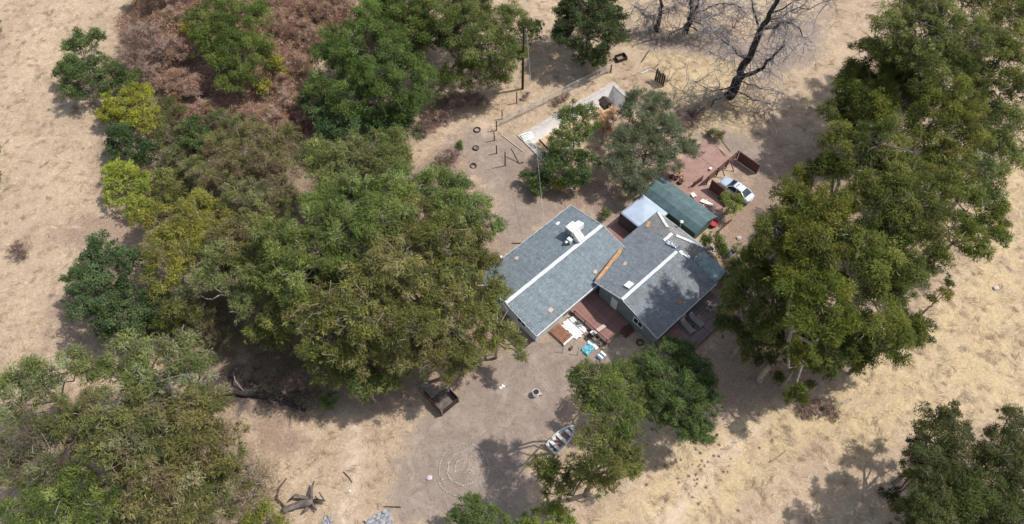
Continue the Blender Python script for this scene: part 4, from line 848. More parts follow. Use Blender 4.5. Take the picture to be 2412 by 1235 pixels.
# --- bottom right
RT2 = lambda label, lobes, **k: T('shade_tree', 'gumdk', label, lobes, 'tree', 'dark trees in the bottom right corner', bare=.4)
RT2('left one of the dark trees in the bottom right corner, tallest at its tip', [(2195, 1000, 50, 7), (2230, 1055, 70, 10), (2195, 1100, 56, 12), (2265, 1010, 28, 8), (2165, 1050, 32, 8), (2245, 968, 26, 7), (2180, 1150, 50, 12), (2250, 1120, 50, 10)], g=1)
RT2('right one of the dark trees in the bottom right corner, cut by the frame', [(2365, 1050, 54, 9.5), (2380, 985, 36, 8.5), (2330, 1100, 68, 10), (2395, 1110, 72, 10), (2400, 1020, 42, 9), (2300, 1060, 40, 9)])
RT2('lowest of the dark trees in the bottom right corner, shadowed', [(2250, 1180, 74, 11), (2340, 1190, 76, 11), (2190, 1200, 48, 12), (2400, 1210, 60, 11), (2290, 1150, 54, 10), (2300, 1240, 60, 9), (2210, 1240, 50, 12)])
# --- centre grove left of the houses
G2 = 'gum trees in the grove left of the long house'
def CT_(label, lobes, kind='gummid', bare=-.1): return T('gum_tree', kind, label, lobes, 'tree', G2, bare=bare)
CT_('pale-tipped gum tree on the north edge of the central grove, below the dark low oak', [(745, 375, 58, 8.5), (810, 370, 62, 9), (870, 345, 56, 8.5), (935, 340, 54, 8), (780, 420, 50, 9), (860, 400, 56, 9), (920, 390, 50, 9)], 'gummid')
CT_('sparse brownish gum tree at the north-west of the central grove beside the brambles', [(600, 340, 64, 6), (530, 345, 52, 5.5), (665, 330, 50, 6), (570, 390, 50, 6), (640, 390, 50, 6.5)], 'mixed')
CT_('gum tree of the central grove leaning over the pale drive', [(1010, 440, 60, 10.5), (1075, 440, 52, 10), (1120, 485, 50, 10), (1150, 530, 40, 9.5), (960, 430, 54, 10.5), (1060, 490, 56, 11)])
CT_('high gum tree in the upper middle of the central grove with pale inner limbs', [(850, 470, 80, 13), (780, 490, 76, 12.5), (900, 530, 80, 14), (820, 560, 76, 13), (930, 470, 60, 13)], 'gummid', 0.3)
CT_('gum tree of the central grove nearest the chimney of the long house', [(1040, 560, 80, 13.5), (1115, 580, 60, 12), (990, 520, 66, 13), (1140, 630, 46, 11), (1070, 610, 60, 13)])
CT_('dense gum tree in the middle of the central grove', [(940, 620, 90, 14), (1015, 670, 80, 13), (1085, 670, 64, 12), (880, 660, 72, 13), (960, 560, 70, 14)], 'gummid', 0.1)
CT_('darker gum tree on the west side of the central grove', [(720, 590, 80, 12), (655, 560, 66, 11), (700, 660, 80, 12), (640, 640, 60, 11), (770, 610, 60, 12.5)])
CT_('gum tree with curling bare white branches at the lower middle of the central grove', [(785, 730, 80, 12), (855, 760, 80, 12), (760, 800, 66, 10), (845, 840, 60, 9), (720, 740, 50, 11), (900, 720, 60, 12)], 'gummid', 0.9)
CT_('gum tree at the lower right of the central grove, over the wooden stall', [(965, 770, 80, 12), (1045, 760, 72, 11), (1115, 740, 54, 10), (1000, 840, 60, 9), (1085, 820, 50, 9), (940, 840, 50, 9), (1060, 880, 32, 7)])
CT_('slender gum tree reaching its sprays to the near end of the long house roof', [(1165, 690, 36, 8.5), (1195, 690, 20, 8), (1150, 745, 40, 8), (1190, 775, 28, 7), (1215, 815, 28, 5.5), (1160, 810, 32, 6.5), (1225, 840, 18, 5), (1120, 840, 36, 7)], 'gummid', 0.3)
CT_('yellow-tinted gum tree with rounded tufts on the west edge of the central grove', [(430, 530, 66, 6.5), (475, 490, 50, 6.5), (370, 580, 50, 6), (400, 640, 60, 6), (515, 525, 44, 6.5), (350, 510, 44, 4), (450, 590, 50, 6.5)], 'gumyel', 0.4)
CT_('straggling gum tree with long pink bare limbs left of the central grove', [(520, 600, 46, 8), (560, 660, 50, 8), (480, 660, 50, 7), (590, 720, 46, 8), (440, 690, 36, 6)], 'mixed', 0.8)
CT_('brown and green thinning gum tree above the yellow-tinted one', [(570, 460, 54, 6.5), (500, 420, 50, 5), (610, 500, 50, 8), (460, 400, 40, 4), (650, 450, 50, 8)], 'mixed', 0.5)
CT_('small gum tree on the south fringe of the central grove above the straw slope', [(870, 920, 34, 5), (840, 890, 36, 6), (890, 890, 30, 6)], 'gummid')
CT_('shadowy gum tree right of the long pink bare limbs', [(610, 640, 50, 8), (640, 700, 56, 9), (620, 770, 46, 7), (670, 760, 50, 8.5), (590, 590, 46, 8)], 'gummid', .5)
CT_('low dark gum tree at the south edge of the central grove, left of the stall', [(800, 880, 44, 6), (850, 910, 40, 5), (900, 900, 40, 6), (760, 870, 40, 6), (940, 890, 34, 6)], 'gummid', .3)
T('olive_shrub', 'mixed', 'tall thin brown-green shrub between the grey-green shrub and the bramble edge', [(540, 300, 40, 2), (580, 290, 34, 1.8), (510, 280, 28, 1.8)], 'shrub')
T('olive_shrub', 'gummid', 'green shrub filling the gap between lower yellow shrub and yellow-tinted gum tree', [(390, 430, 40, 2.6), (420, 460, 38, 3), (380, 480, 34, 2.6), (440, 410, 30, 2.4)], 'shrub')
CT_('light green gum sapling between the yellow-tinted gum tree and the large round oak', [(380, 690, 40, 5), (420, 720, 40, 5), (400, 750, 34, 4), (450, 730, 36, 5)], 'gummid')
CT_('light olive gum tree joining the yellow-tinted gum tree to the main grove', [(540, 560, 50, 8), (580, 600, 46, 8.5), (600, 540, 44, 8.5), (520, 600, 40, 7)], 'gummid')
T('olive_shrub', 'green', 'green shrub joining the blue-green oak to the upper yellow shrub', [(305, 195, 34, 2.2), (330, 180, 24, 2)], 'shrub')
T('olive_shrub', 'mixed', 'brownish shrub at the bramble edge above the small very dark shrub', [(395, 250, 34, 1.7), (420, 270, 30, 1.6)], 'shrub')
T('low_shrub', 'mixed', 'straggly brown and green scrub bush between the large round oak and the deep shade', [(470, 780, 40, 2), (520, 800, 36, 1.8), (430, 770, 34, 2.2), (500, 760, 34, 2)], 'shrub')
T('low_shrub', 'willow', 'single small round shrub below the central grove, on the straw slope', [(780, 945, 24, 1.8), (765, 950, 16, 1.4)], 'shrub')
T('bare_shrub', 'dead', 'grey twiggy shrub in the deep shade under the central grove', [(700, 890, 26, 1.6), (725, 905, 22, 1.5), (680, 910, 20, 1.2)], 'shrub')
T('oak_tree', 'oak', 'large round dark green oak at the left, between pale field and central grove', [(235, 630, 66, 5), (225, 710, 74, 5), (300, 740, 66, 4.6), (300, 640, 66, 5.2), (350, 710, 50, 4.5), (190, 660, 44, 4.5), (260, 770, 44, 3.6), (240, 585, 40, 4.6)])
T('low_shrub', 'willow', 'small green shrub at the foot of the large round oak', [(330, 780, 36, 2.5), (380, 760, 30, 2.5), (300, 800, 24, 2)], 'shrub')
T('low_shrub', 'dead', 'lone dry grey-brown shrub in the pale field at the left', [(40, 588, 26, .8), (52, 600, 16, .6)], 'shrub')
# --- bottom left grove
G3 = 'gum trees of the bottom left grove'
def BT(label, lobes, kind='gumsil', bare=0.0): return T('gum_tree', kind, label, lobes, 'tree', G3, bare=bare)
BT('silvery gum tree at the left edge, top of the bottom left grove', [(95, 900, 70, 10), (40, 900, 50, 9), (170, 870, 60, 10), (20, 960, 50, 9)])
BT('gum tree at the top of the bottom left grove, right under the large round oak', [(300, 840, 60, 10), (370, 830, 54, 11), (260, 880, 56, 10.5), (340, 890, 60, 11.5)])
BT('gum tree at the top right of the bottom left grove with pale bare twigs', [(440, 830, 50, 10), (450, 890, 56, 11), (400, 880, 50, 11.5), (485, 850, 34, 9)], 'gumsil', 0.9)
BT('gum tree on the right edge of the bottom left grove above the fallen logs', [(480, 970, 70, 12), (535, 1040, 50, 11), (450, 1030, 66, 12), (520, 1090, 46, 10), (420, 960, 56, 12)])
BT('tall gum tree in the centre of the bottom left grove', [(250, 980, 80, 12.5), (180, 970, 66, 11.5), (290, 1060, 80, 12), (340, 990, 70, 12.5), (220, 1050, 60, 12)])
BT('gum tree at the left side of the bottom left grove with brown inner twigs', [(60, 1030, 74, 10), (120, 1080, 74, 10), (40, 1110, 54, 9.5), (140, 1020, 50, 10.5)], 'mixed')
BT('gum tree at the lower right of the bottom left grove, near the frame bottom', [(380, 1110, 76, 11), (450, 1130, 64, 10), (340, 1180, 66, 10), (450, 1200, 54, 9), (400, 1230, 50, 9)])
BT('greener gum tree cut by the bottom edge at the far left corner', [(180, 1170, 80, 10), (90, 1190, 66, 9), (250, 1200, 66, 10), (30, 1220, 50, 9), (160, 1240, 60, 9)], 'gummid')
BT('gum tree filling the middle right of the bottom left grove, above the level fallen log', [(390, 1030, 60, 11), (420, 1080, 56, 10.5), (360, 1060, 50, 11), (510, 1140, 44, 8), (560, 1080, 34, 8)])
BT('dark gum tree cut by the bottom edge, right of the corner one', [(280, 1150, 50, 10), (300, 1240, 60, 9), (500, 1190, 36, 8), (540, 1130, 30, 8)], 'gumsil')
T('yellow_shrub', 'gumyel', 'yellow-green shrub at the bottom edge beside the fallen logs', [(620, 1210, 34, 2.2), (660, 1225, 24, 1.8), (595, 1228, 26, 1.8)], 'shrub')
T('leafy_tree', 'willow', 'light green tree at the bottom edge below the stone rings', [(1110, 1215, 46, 5), (1080, 1230, 36, 4.5), (1150, 1225, 40, 5), (1125, 1190, 26, 5), (1185, 1235, 34, 4.5)])
T('leafy_tree', 'gumyel', 'olive brown tree at the bottom edge right of the stone rings', [(1290, 1225, 46, 4.5), (1250, 1235, 34, 4), (1330, 1235, 36, 4), (1310, 1210, 22, 4.5)])
# --- trees in front of the right house
T('gum_tree', 'gumgrn', 'brownish olive tree with pale inner twigs above the boat', [(1420, 905, 62, 14.0), (1385, 885, 44, 14.0), (1470, 885, 50, 6.5), (1440, 960, 66, 14.0), (1500, 945, 50, 6.5), (1390, 945, 48, 13.5), (1485, 1000, 46, 14.0), (1358, 895, 26, 13.0), (1450, 920, 50, 6.5)], bare=.5, skirt=0)
T('willow_tree', 'willow', 'soft bright green tree in front of the lounger deck', [(1590, 855, 60, 6.2), (1640, 885, 52, 6.6), (1575, 920, 70, 7.2), (1640, 950, 58, 7), (1620, 1010, 54, 6), (1525, 855, 44, 6.4), (1545, 895, 54, 7), (1605, 822, 32, 5.4), (1650, 1020, 40, 5), (1560, 980, 50, 6), (1660, 920, 34, 5.5)])
T('leafy_tree', 'gumgrn', 'spreading olive green tree covering the side of the boat', [(1415, 1045, 70, 13.5), (1372, 1098, 42, 11.5), (1292, 1096, 34, 10), (1450, 1085, 56, 11.5), (1330, 1128, 36, 9), (1480, 1040, 48, 12), (1400, 1122, 46, 10), (1266, 1100, 26, 9), (1490, 1090, 34, 10), (1285, 1128, 26, 8), (1430, 1140, 30, 8)], skirt=.35)
# --- left frame edge
T('leafy_shrub', 'oak', 'sliver of a dark shrub at the left edge near the top', [(-14, 55, 20, 1.5), (-4, 72, 10, 1.2)], 'shrub')
T('leafy_shrub', 'oak', 'sliver of a dark shrub at the left edge, halfway up', [(-12, 352, 18, 1.5), (-18, 420, 20, 1.4)], 'shrub')
T('evergreen_tree', 'dkoak', 'dark tree crown just touching the top edge over the pale field', [(380, -24, 34, 3.5), (320, -22, 26, 3.2), (430, -20, 24, 3)])
T('low_shrub', 'willow', 'tiny bright green tuft on the pale drive near the tyres', [(1081, 346, 9, .35), (1083, 338, 6, .3)], 'shrub')
T('bare_shrub', 'dead', 'dry brown shrub at the edge of the shaded bank, left of the fence posts', [(1080, 240, 30, 1.0), (1110, 232, 24, .9), (1050, 250, 26, .9), (1135, 240, 18, .6)], 'shrub')
T('bare_shrub', 'dead', 'dry pinkish brush pile below the shaded bank, above the central grove', [(1020, 285, 30, .9), (1045, 275, 24, .8), (1000, 300, 24, .8)], 'shrub')
T('bare_shrub', 'dead', 'small brown weed between pole and wire fence', [(1237, 228, 9, .4), (1243, 222, 6, .3)], 'shrub')
T('bare_shrub', 'dead', 'brown weed clump along the wire fence above the white pool wall', [(1310, 240, 16, .5), (1325, 232, 10, .5), (1335, 225, 9, .6)], 'shrub')
T('bare_shrub', 'dead', 'thin leafless bush at the edge of the central grove below the tyres', [(1055, 375, 30, .7), (1035, 390, 24, .7), (1075, 365, 16, .5)], 'shrub')
T('bare_shrub', 'dead', 'flattened grey-brown brush around the pale fallen branch on the golden grass', [(1930, 960, 26, .35), (1900, 975, 22, .3), (1960, 975, 20, .3)], 'shrub')
T('bare_shrub', 'dead', 'dry dark brush at the foot of the tallest burnt trunk', [(1625, 280, 28, .9), (1600, 300, 22, .7), (1650, 262, 20, .7)], 'shrub')
T('low_shrub', 'mixed', 'low olive weed in the dappled shade right of the red patio', [(1690, 318, 20, .6), (1672, 310, 12, .5)], 'shrub')
RT('gum tree filling the upper left side of the grove, nearest the burnt trunks', [(2060, 130, 56, 11), (2100, 165, 56, 12), (2030, 175, 46, 10), (2150, 180, 50, 12), (2020, 230, 50, 9.5), (2075, 250, 50, 11)])
RT('gum tree in the shadowed gap on the right side of the grove', [(2300, 400, 50, 12), (2310, 330, 46, 12), (2270, 470, 50, 11.5), (2330, 460, 40, 10), (2310, 250, 46, 12)], 'gummid')
RT('low leafy gum tree on the near side of the grove, hiding its trunks', [(1960, 800, 50, 6), (2010, 820, 46, 6), (1910, 810, 44, 5.5), (2060, 810, 44, 6), (1870, 790, 44, 6), (1840, 760, 46, 7), (2100, 800, 40, 6)], 'gum')
# dark dry weed clumps dotted over the slope
r_w = np.random.default_rng(77); wp = None
for k in range(46):
    u, v = 1640 + r_w.normal() * 62, 1120 + r_w.normal() * 55
    if v > 1232 or u < 1490: continue
    P = at(u, v, 0); zz = gz1(P[0], P[1])
    if wp is None:
        mb = MB()
        for q in range(40):
            a = r_w.uniform(0, 2 * PI); el = r_w.uniform(.2, 1.2); L = r_w.uniform(.1, .26); d = np.array([math.cos(a) * math.cos(el), math.sin(a) * math.cos(el), math.sin(el)]); s0 = np.array([-math.sin(a), math.cos(a), 0]) * .02
            c0 = np.array([r_w.normal() * .08, r_w.normal() * .08, 0]); mb.add([tuple(c0 - s0), tuple(c0 + s0), tuple(c0 + d * L)], [(0, 1, 2)])
        wp = mb.build('weed_clump', M['weed']); o_ = wp
    else: o_ = wp.copy(); COL.objects.link(o_)
    sc = r_w.uniform(.5, 1.15); o_.location = (P[0], P[1], zz); o_.scale = (sc, sc, sc * .7); o_.rotation_euler = (0, 0, r_w.uniform(0, 6))
    tag(o_, 'small dark dry weed clump on the pale slope below the olive green tree', 'weed', 'weed clumps on the slope')
BR = [(420, 120, 42, 2.0), (440, 200, 44, 1.9), (400, 190, 34, 1.8), (680, 60, 44, 2.0), (740, 90, 40, 1.9), (700, 20, 40, 2.0), (690, 240, 44, 1.8), (640, 280, 40, 1.7), (720, 280, 36, 1.7), (590, 290, 36, 1.6), (750, 20, 44, 2.1), (420, 40, 36, 1.9), (480, 260, 32, 1.4), (665, 200, 30, 1.7), (800, 10, 40, 2.0), (700, 150, 36, 1.9)]
for (u, v, q, z) in BR:
    T('bramble_bush', 'bramble', 'reddish brown leafless bush in the bramble thicket at the top left', [(u, v, q, z * .7), (u + q * .6, v + q * .3, q * .7, z * .6), (u - q * .5, v + q * .4, q * .65, z * .55)], 'shrub', 'bushes of the bramble thicket')
# --- brown bramble thicket: one tangled mass
def thicket(name, polys, n, label, cat, seed, hmax, pal):
    r = np.random.default_rng(seed); PS = [gpoly(p) for p in polys]; A = np.concatenate([np.array(p) for p in PS]); lo, hi = A.min(0), A.max(0)
    x = r.uniform(lo[0], hi[0], n * 3); y = r.uniform(lo[1], hi[1], n * 3); k = np.zeros(len(x), bool)
    for p in PS: k |= poly_sd(x, y, p) > r.normal(0.3, 1.0, len(x))
    den = fbm(x / 3.4, y / 3.4, seed, 3); k &= den > 0.30 + 0.1 * r.normal(size=len(x)); x, y, den = x[k][:n], y[k][:n], den[k][:n]; n = len(x)
    z = ground_z(x, y) + np.clip(den - 0.25, 0, 1) * hmax * 1.6 * r.uniform(0.05, 1, n) ** 0.6
    p = np.stack([x, y, z], 1); ax = unit(r.normal(size=(n, 3)) * np.array([1, 1, .75])); s = unit(np.cross(ax, r.normal(size=(n, 3))))
    L = r.uniform(.3, .95, n)[:, None]; w = r.uniform(.014, .034, n)[:, None]
    V = np.stack([p - ax * L / 2 - s * w, p - ax * L / 2 + s * w, p + ax * L / 2], 1).reshape(-1, 3)
    c = np.asarray(pal)[r.integers(0, len(pal), n)] * r.uniform(.7, 1.25, (n, 1)) * (0.8 + 0.4 * fbm(x / 6, y / 6, seed + 3))[:, None]
    return tag(mesh_np(name, V, np.arange(3 * n).reshape(-1, 3), M['twig'], col=c), label, cat, kind='stuff')
thicket('bramble_thicket', MASKS['bramble'], 170000, 'reddish brown dry bramble thicket between the trees at the top left', 'brambles', 5, 2.4, [(.29, .165, .115), (.35, .215, .16), (.20, .115, .085), (.42, .30, .24), (.27, .195, .09)])
thicket('understorey_scrub', [[(390, 300), (500, 300), (700, 320), (760, 420), (660, 600), (560, 720), (480, 600), (400, 560), (370, 400)], [(400, 680), (520, 700), (660, 780), (780, 900), (760, 960), (700, 960), (560, 860), (430, 800)], [(270, 780), (420, 760), (440, 830), (300, 840)], [(560, 1090), (640, 1110), (650, 1235), (540, 1235)]], 80000, 'brown and olive twiggy scrub filling the gaps on the west side of the central grove', 'scrub', 6, 1.3, [(.27, .19, .145), (.34, .25, .20), (.18, .125, .10), (.17, .18, .075), (.22, .22, .10)])

# --- burnt dead trees
def dead_tree(label, path, rad, branches, seed, twigs=150, tl=(1.5, 4.5)):
    r = np.random.default_rng(seed); b = np.array(path[0], float); root = thing('dead_tree', label, 'dead tree', tuple(b))
    mb = MB(b); P = [np.array(p, float) for p in path]; pts = []; rr_ = []
    for i in range(len(P) - 1):
        for t in np.linspace(0, 1, 4, endpoint=i == len(P) - 2):
            pts.append(P[i] + (P[i + 1] - P[i]) * t + r.normal(size=3) * rad[i] * 0.28); rr_.append((rad[i] + (rad[i + 1] - rad[i]) * t) * r.uniform(.92, 1.1))
    mb.tube([tuple(p) for p in pts], rr_, 10); mb.build('trunk', M['char'], root, smooth=True)
    ends = [p for p in pts[len(pts) // 3:]]
    for bp, brad in branches:
        mb = MB(b); q = [np.array(p, float) for p in bp]; pp = []
        for i in range(len(q) - 1):
            for t in np.linspace(0, 1, 4, endpoint=i == len(q) - 2): pp.append(q[i] + (q[i + 1] - q[i]) * t + r.normal(size=3) * 0.16)
        mb.tube([tuple(p) for p in pp], np.linspace(brad, brad * .3, len(pp)), 7); mb.build('limb', M['char'], root, smooth=True); ends += pp[2:] * 3
    mb = MB(b)
    for k in range(twigs):
        s = ends[r.integers(len(ends))]; az = r.uniform(0, 2 * PI); L = r.uniform(*tl); d = np.array([math.cos(az), math.sin(az), r.uniform(.0, .6)]); q = [s]; droop = r.uniform(.05, .35)
        for i in range(5): d = unit(d + r.normal(size=3) * .34 - np.array([0, 0, droop])); q.append(q[-1] + d * L / 5)
        q = [p for p in q if p[2] > 0.1]
        if len(q) < 3: continue
        r0 = r.uniform(.03, .075); mb.tube([tuple(p) for p in q], np.linspace(r0, .012, len(q)), 4, cap=False)
        if r.uniform() < .8:
            for jj in range(4):
                i = r.integers(1, len(q)); s2 = q[i]; d2 = unit(d + r.normal(size=3) * .8); e1 = s2 + d2 * L * .18; e2 = e1 + unit(d2 + r.normal(size=3) * .4 - np.array([0, 0, .3])) * L * .2
                mb.tube([tuple(s2), tuple(e1), tuple(e2)], [r0 * .5, .018, .008], 3, cap=False)
    mb.build('twigs', M['pale_twig'], root)['kind'] = 'stuff'
    return root
def A(u, v, z): return tuple(at(u, v, z))
dead_tree('tallest burnt black tree trunk with one thick side limb and grey drooping twigs', [A(1720, 228, -.1), A(1742, 180, 3.6), A(1768, 130, 7.6), A(1798, 60, 13.5), A(1830, 0, 18.5), A(1862, -70, 24)], [.72, .58, .48, .36, .26, .1],
          [([A(1738, 190, 3.2), A(1790, 165, 6), A(1825, 130, 8.5), A(1848, 95, 11)], .34), ([A(1800, 68, 13), A(1835, 60, 14), A(1855, 45, 15.5), A(1890, 82, 12.5)], .24), ([A(1805, 50, 14), A(1880, 25, 15), A(1960, 0, 16)], .12), ([A(1788, 60, 12.5), A(1776, 20, 15), A(1770, -20, 17)], .18),
           ([A(1760, 140, 7), A(1720, 110, 7.5), A(1660, 60, 8)], .14), ([A(1745, 195, 3.5), A(1790, 205, 4), A(1840, 222, 3.2)], .11), ([A(1725, 215, 1.5), A(1770, 235, 2.2), A(1815, 247, 1.2)], .1), ([A(1730, 205, 2), A(1680, 215, 2.4), A(1625, 190, 2.6)], .1),
           ([A(1726, 212, 1.5), A(1670, 250, 1.4), A(1610, 290, .5)], .13), ([A(1815, 30, 16), A(1900, -10, 19)], .12)], 51, 520, (1.5, 5.0))
dead_tree('forked burnt tree at the top edge with curling bare limbs, middle one of three', [A(1614, 80, -.1), A(1625, 45, 2.8), A(1630, 30, 4.2), A(1628, -10, 7), A(1630, -60, 11)], [.5, .42, .36, .24, .1],
          [([A(1630, 32, 4), A(1645, 10, 6), A(1660, -30, 9)], .28), ([A(1632, 38, 3.8), A(1660, 22, 4.6), A(1700, 10, 5), A(1735, 14, 4.2), A(1755, 30, 2.8), A(1730, 70, .8)], .16), ([A(1634, 42, 3.5), A(1665, 44, 3.6), A(1700, 30, 3.8)], .14), ([A(1628, 50, 2.6), A(1690, 70, 3), A(1740, 125, 1.5)], .1), ([A(1620, 60, 1.6), A(1590, 75, 1.2), A(1560, 100, .4)], .09), ([A(1622, 62, 1.4), A(1670, 82, 1.2), A(1720, 96, .3)], .09)], 52, 380, (1.2, 3.8))
dead_tree('thin burnt tree at the top edge, left one of three, beside the dark evergreen', [A(1545, 74, -.1), A(1553, 40, 2.6), A(1556, 0, 5.6), A(1558, -50, 9.5)], [.36, .3, .22, .08],
          [([A(1552, 45, 2.3), A(1520, 40, 2.6), A(1495, 15, 4)], .09), ([A(1553, 30, 3.4), A(1590, 20, 4), A(1620, -10, 5.5)], .09), ([A(1549, 62, 1), A(1525, 75, .4)], .14)], 53, 240, (1.2, 3.5))
# fallen wood
def log(label, px, r0, r1, mat, seed, name='fallen_log', cat='log', limbs=()):
    r = np.random.default_rng(seed); P = [gat(u, v, z) for u, v, z in px]; b = P[0]; root = thing(name, label, cat, tuple(b)); mb = MB(b)
    pts = []
    for i in range(len(P) - 1):
        for t in np.linspace(0, 1, 4, endpoint=i == len(P) - 2): pts.append(tuple(P[i] + (P[i + 1] - P[i]) * t + r.normal(size=3) * r0 * .12))
    mb.tube(pts, [(r0 + (r1 - r0) * i / (len(pts) - 1)) * r.uniform(.88, 1.1) for i in range(len(pts))], 9); mb.build('trunk', M[mat], root, smooth=True)
    for q in limbs:
        mb = MB(b); Q = [tuple(gat(u, v, z)) for u, v, z in q]; mb.tube(Q, np.linspace(r1 * .55, r1 * .2, len(Q)), 6); mb.build('limb', M[mat], root, smooth=True)
    return root
log('grey fallen log pointing away from the bottom left grove, nearest its right edge', [(588, 1100, .35), (600, 1125, .35), (613, 1152, .3)], .34, .28, 'log_wood', 1)
log('grey fallen log lying level at the foot of the bottom left grove', [(520, 1188, .3), (560, 1180, .35), (606, 1166, .35)], .36, .26, 'log_wood', 2, limbs=[[(600, 1168, .4), (612, 1158, .6), (620, 1135, .7)]])
log('largest fallen grey log with broken radiating branches, beside the yellow-green shrub', [(668, 1205, .35), (700, 1193, .4), (738, 1184, .4)], .28, .40, 'log_wood', 3,
    limbs=[[(735, 1182, .5), (738, 1160, .9), (745, 1140, 1.0)], [(730, 1178, .5), (700, 1172, .9), (685, 1182, .6)], [(742, 1182, .4), (768, 1184, .7), (756, 1166, .9)], [(738, 1190, .4), (748, 1206, .5)], [(728, 1198, .4), (712, 1212, .3)]])
log('curved dead branch arching over the straw left of the largest fallen log', [(672, 1196, .1), (654, 1176, .4), (660, 1152, .5), (676, 1128, .1)], .11, .06, 'dark_wood', 4, 'fallen_branch', 'branch')
log('pale fallen branch lying on the golden grass at the lower right', [(1920, 978, .15), (1960, 962, .2), (2004, 942, .15)], .10, .14, 'bark_pale', 5, 'fallen_branch', 'branch', [[(1935, 972, .2), (1925, 990, .1)], [(1950, 966, .2), (1930, 960, .3)]])
log('short thin pale stick on the straw below the pale fallen branch', [(1812, 1090, .08), (1830, 1080, .1), (1852, 1062, .08)], .06, .05, 'bark_pale', 6, 'fallen_branch', 'branch', [[(1850, 1064, .1), (1842, 1050, .2)]])
log('long bent pale branch standing in the dark shade left of the central grove', [(552, 880, .3), (560, 905, .9), (575, 922, .1)], .09, .05, 'bark_pale', 7, 'fallen_branch', 'branch')
log('thin dark stick lying in the straw between the logs and the stone rings', [(810, 1112, .05), (822, 1126, .08), (830, 1137, .05)], .07, .04, 'dark_wood', 8, 'fallen_branch', 'branch')
log('blackened fallen trunk in the dark shade beneath the central grove', [(480, 925, .3), (560, 930, .35), (640, 935, .3), (720, 968, .25)], .34, .2, 'char', 9)
# ------------------------------------------------------------------ things in the yards
# --- sunken pool, half filled with earth
pc = np.mean(np.array(POOL), 0); po = (pc[0], pc[1], 0); pool = thing('pool', 'old white plastered pool half filled with earth under the bright green tree', 'pool', (pc[0], pc[1], 0))
Pn = [np.array(p) for p in POOL]; flr = [p + (pc - p) * 0.22 for p in Pn]
dep = [-2.0, -2.6, -2.6, -1.9]
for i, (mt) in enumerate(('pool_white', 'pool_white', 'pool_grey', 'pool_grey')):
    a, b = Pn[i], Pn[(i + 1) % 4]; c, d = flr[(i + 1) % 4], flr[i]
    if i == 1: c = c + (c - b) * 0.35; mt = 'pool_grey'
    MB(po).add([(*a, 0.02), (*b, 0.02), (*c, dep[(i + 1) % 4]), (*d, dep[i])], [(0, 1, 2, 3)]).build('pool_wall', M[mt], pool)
MB(po).add([(*f, z) for f, z in zip(flr, dep)], [(0, 1, 2, 3)]).build('pool_floor', M['fill'], pool)
n = 26; V = []; F = []; r = np.random.default_rng(3)
for i in range(n):
    for j in range(n):
        s, t = i / (n - 1), j / (n - 1); p = (Pn[0] * (1 - s) + Pn[1] * s) * (1 - t) + (Pn[3] * (1 - s) + Pn[2] * s) * t
        h = -0.5 - 1.1 * max(0, s - 0.4) - 1.5 * (1 - t) ** 1.6 * (1 if s > .08 else s / .08) + r.uniform(-.09, .09) + 0.35 * max(0, t - .4)
        V.append((*p, max(min(h, -0.06), -2.55)))
for i in range(n - 1):
    for j in range(n - 1): F.append((i * n + j, (i + 1) * n + j, (i + 1) * n + j + 1, i * n + j + 1))
MB(po).add(V, F).build('earth_fill', M['fill'], pool, smooth=True)
for i in range(4):
    a, b = Pn[i], Pn[(i + 1) % 4]; d = (b - a) / np.linalg.norm(b - a); nrm = np.array([d[1], -d[0]]); 
    if nrm @ (a - pc) < 0: nrm = -nrm
    q = [a - d * .55, b + d * .55]; m = MB(po)
    z1 = .055 + .004 * i
    m.add([(*(q[0]), z1), (*(q[1]), z1), (*(q[1] + nrm * .6), z1), (*(q[0] + nrm * .6), z1), (*(q[0]), -.2), (*(q[1]), -.2), (*(q[1] + nrm * .6), -.2), (*(q[0] + nrm * .6), -.2)],
          [(0, 1, 2, 3), (7, 6, 5, 4), (0, 4, 5, 1), (1, 5, 6, 2), (2, 6, 7, 3), (3, 7, 4, 0)])
    m.build('coping', M['concrete'], pool)
g = gat(1243, 325); st = thing('pool_steps', 'white slatted steps at the shallow end of the old pool', 'steps', tuple(g), R(25))
for k in range(5): MB().b(-.8, .8, -.5 + k * .24, -.36 + k * .24, .12 + .05 * k, .18 + .05 * k).build('tread', M['white'], st)
for s in (-.82, .8): MB().b(s, s + .05, -.52, .62, 0.03, .1).build('stringer', M['white'], st)
g = gat(1425, 250); ds = thing('kennel', 'small dark peaked wooden kennel at the deep end of the old pool', 'kennel', tuple(g), R(30))
MB().b(-.6, .6, -.65, .65, 0, .8).build('wall', M['dark_wood'], ds)
for s in (-1, 1): MB().box((s * .36, 0, 1.0), (.92, 1.6, .05), 0, ('Y', s * 0.55)).build('roof', M['dark_wood'], ds)
MB().b(-.25, .25, -.66, -.652, .05, .6).build('opening', M['rubber'], ds)

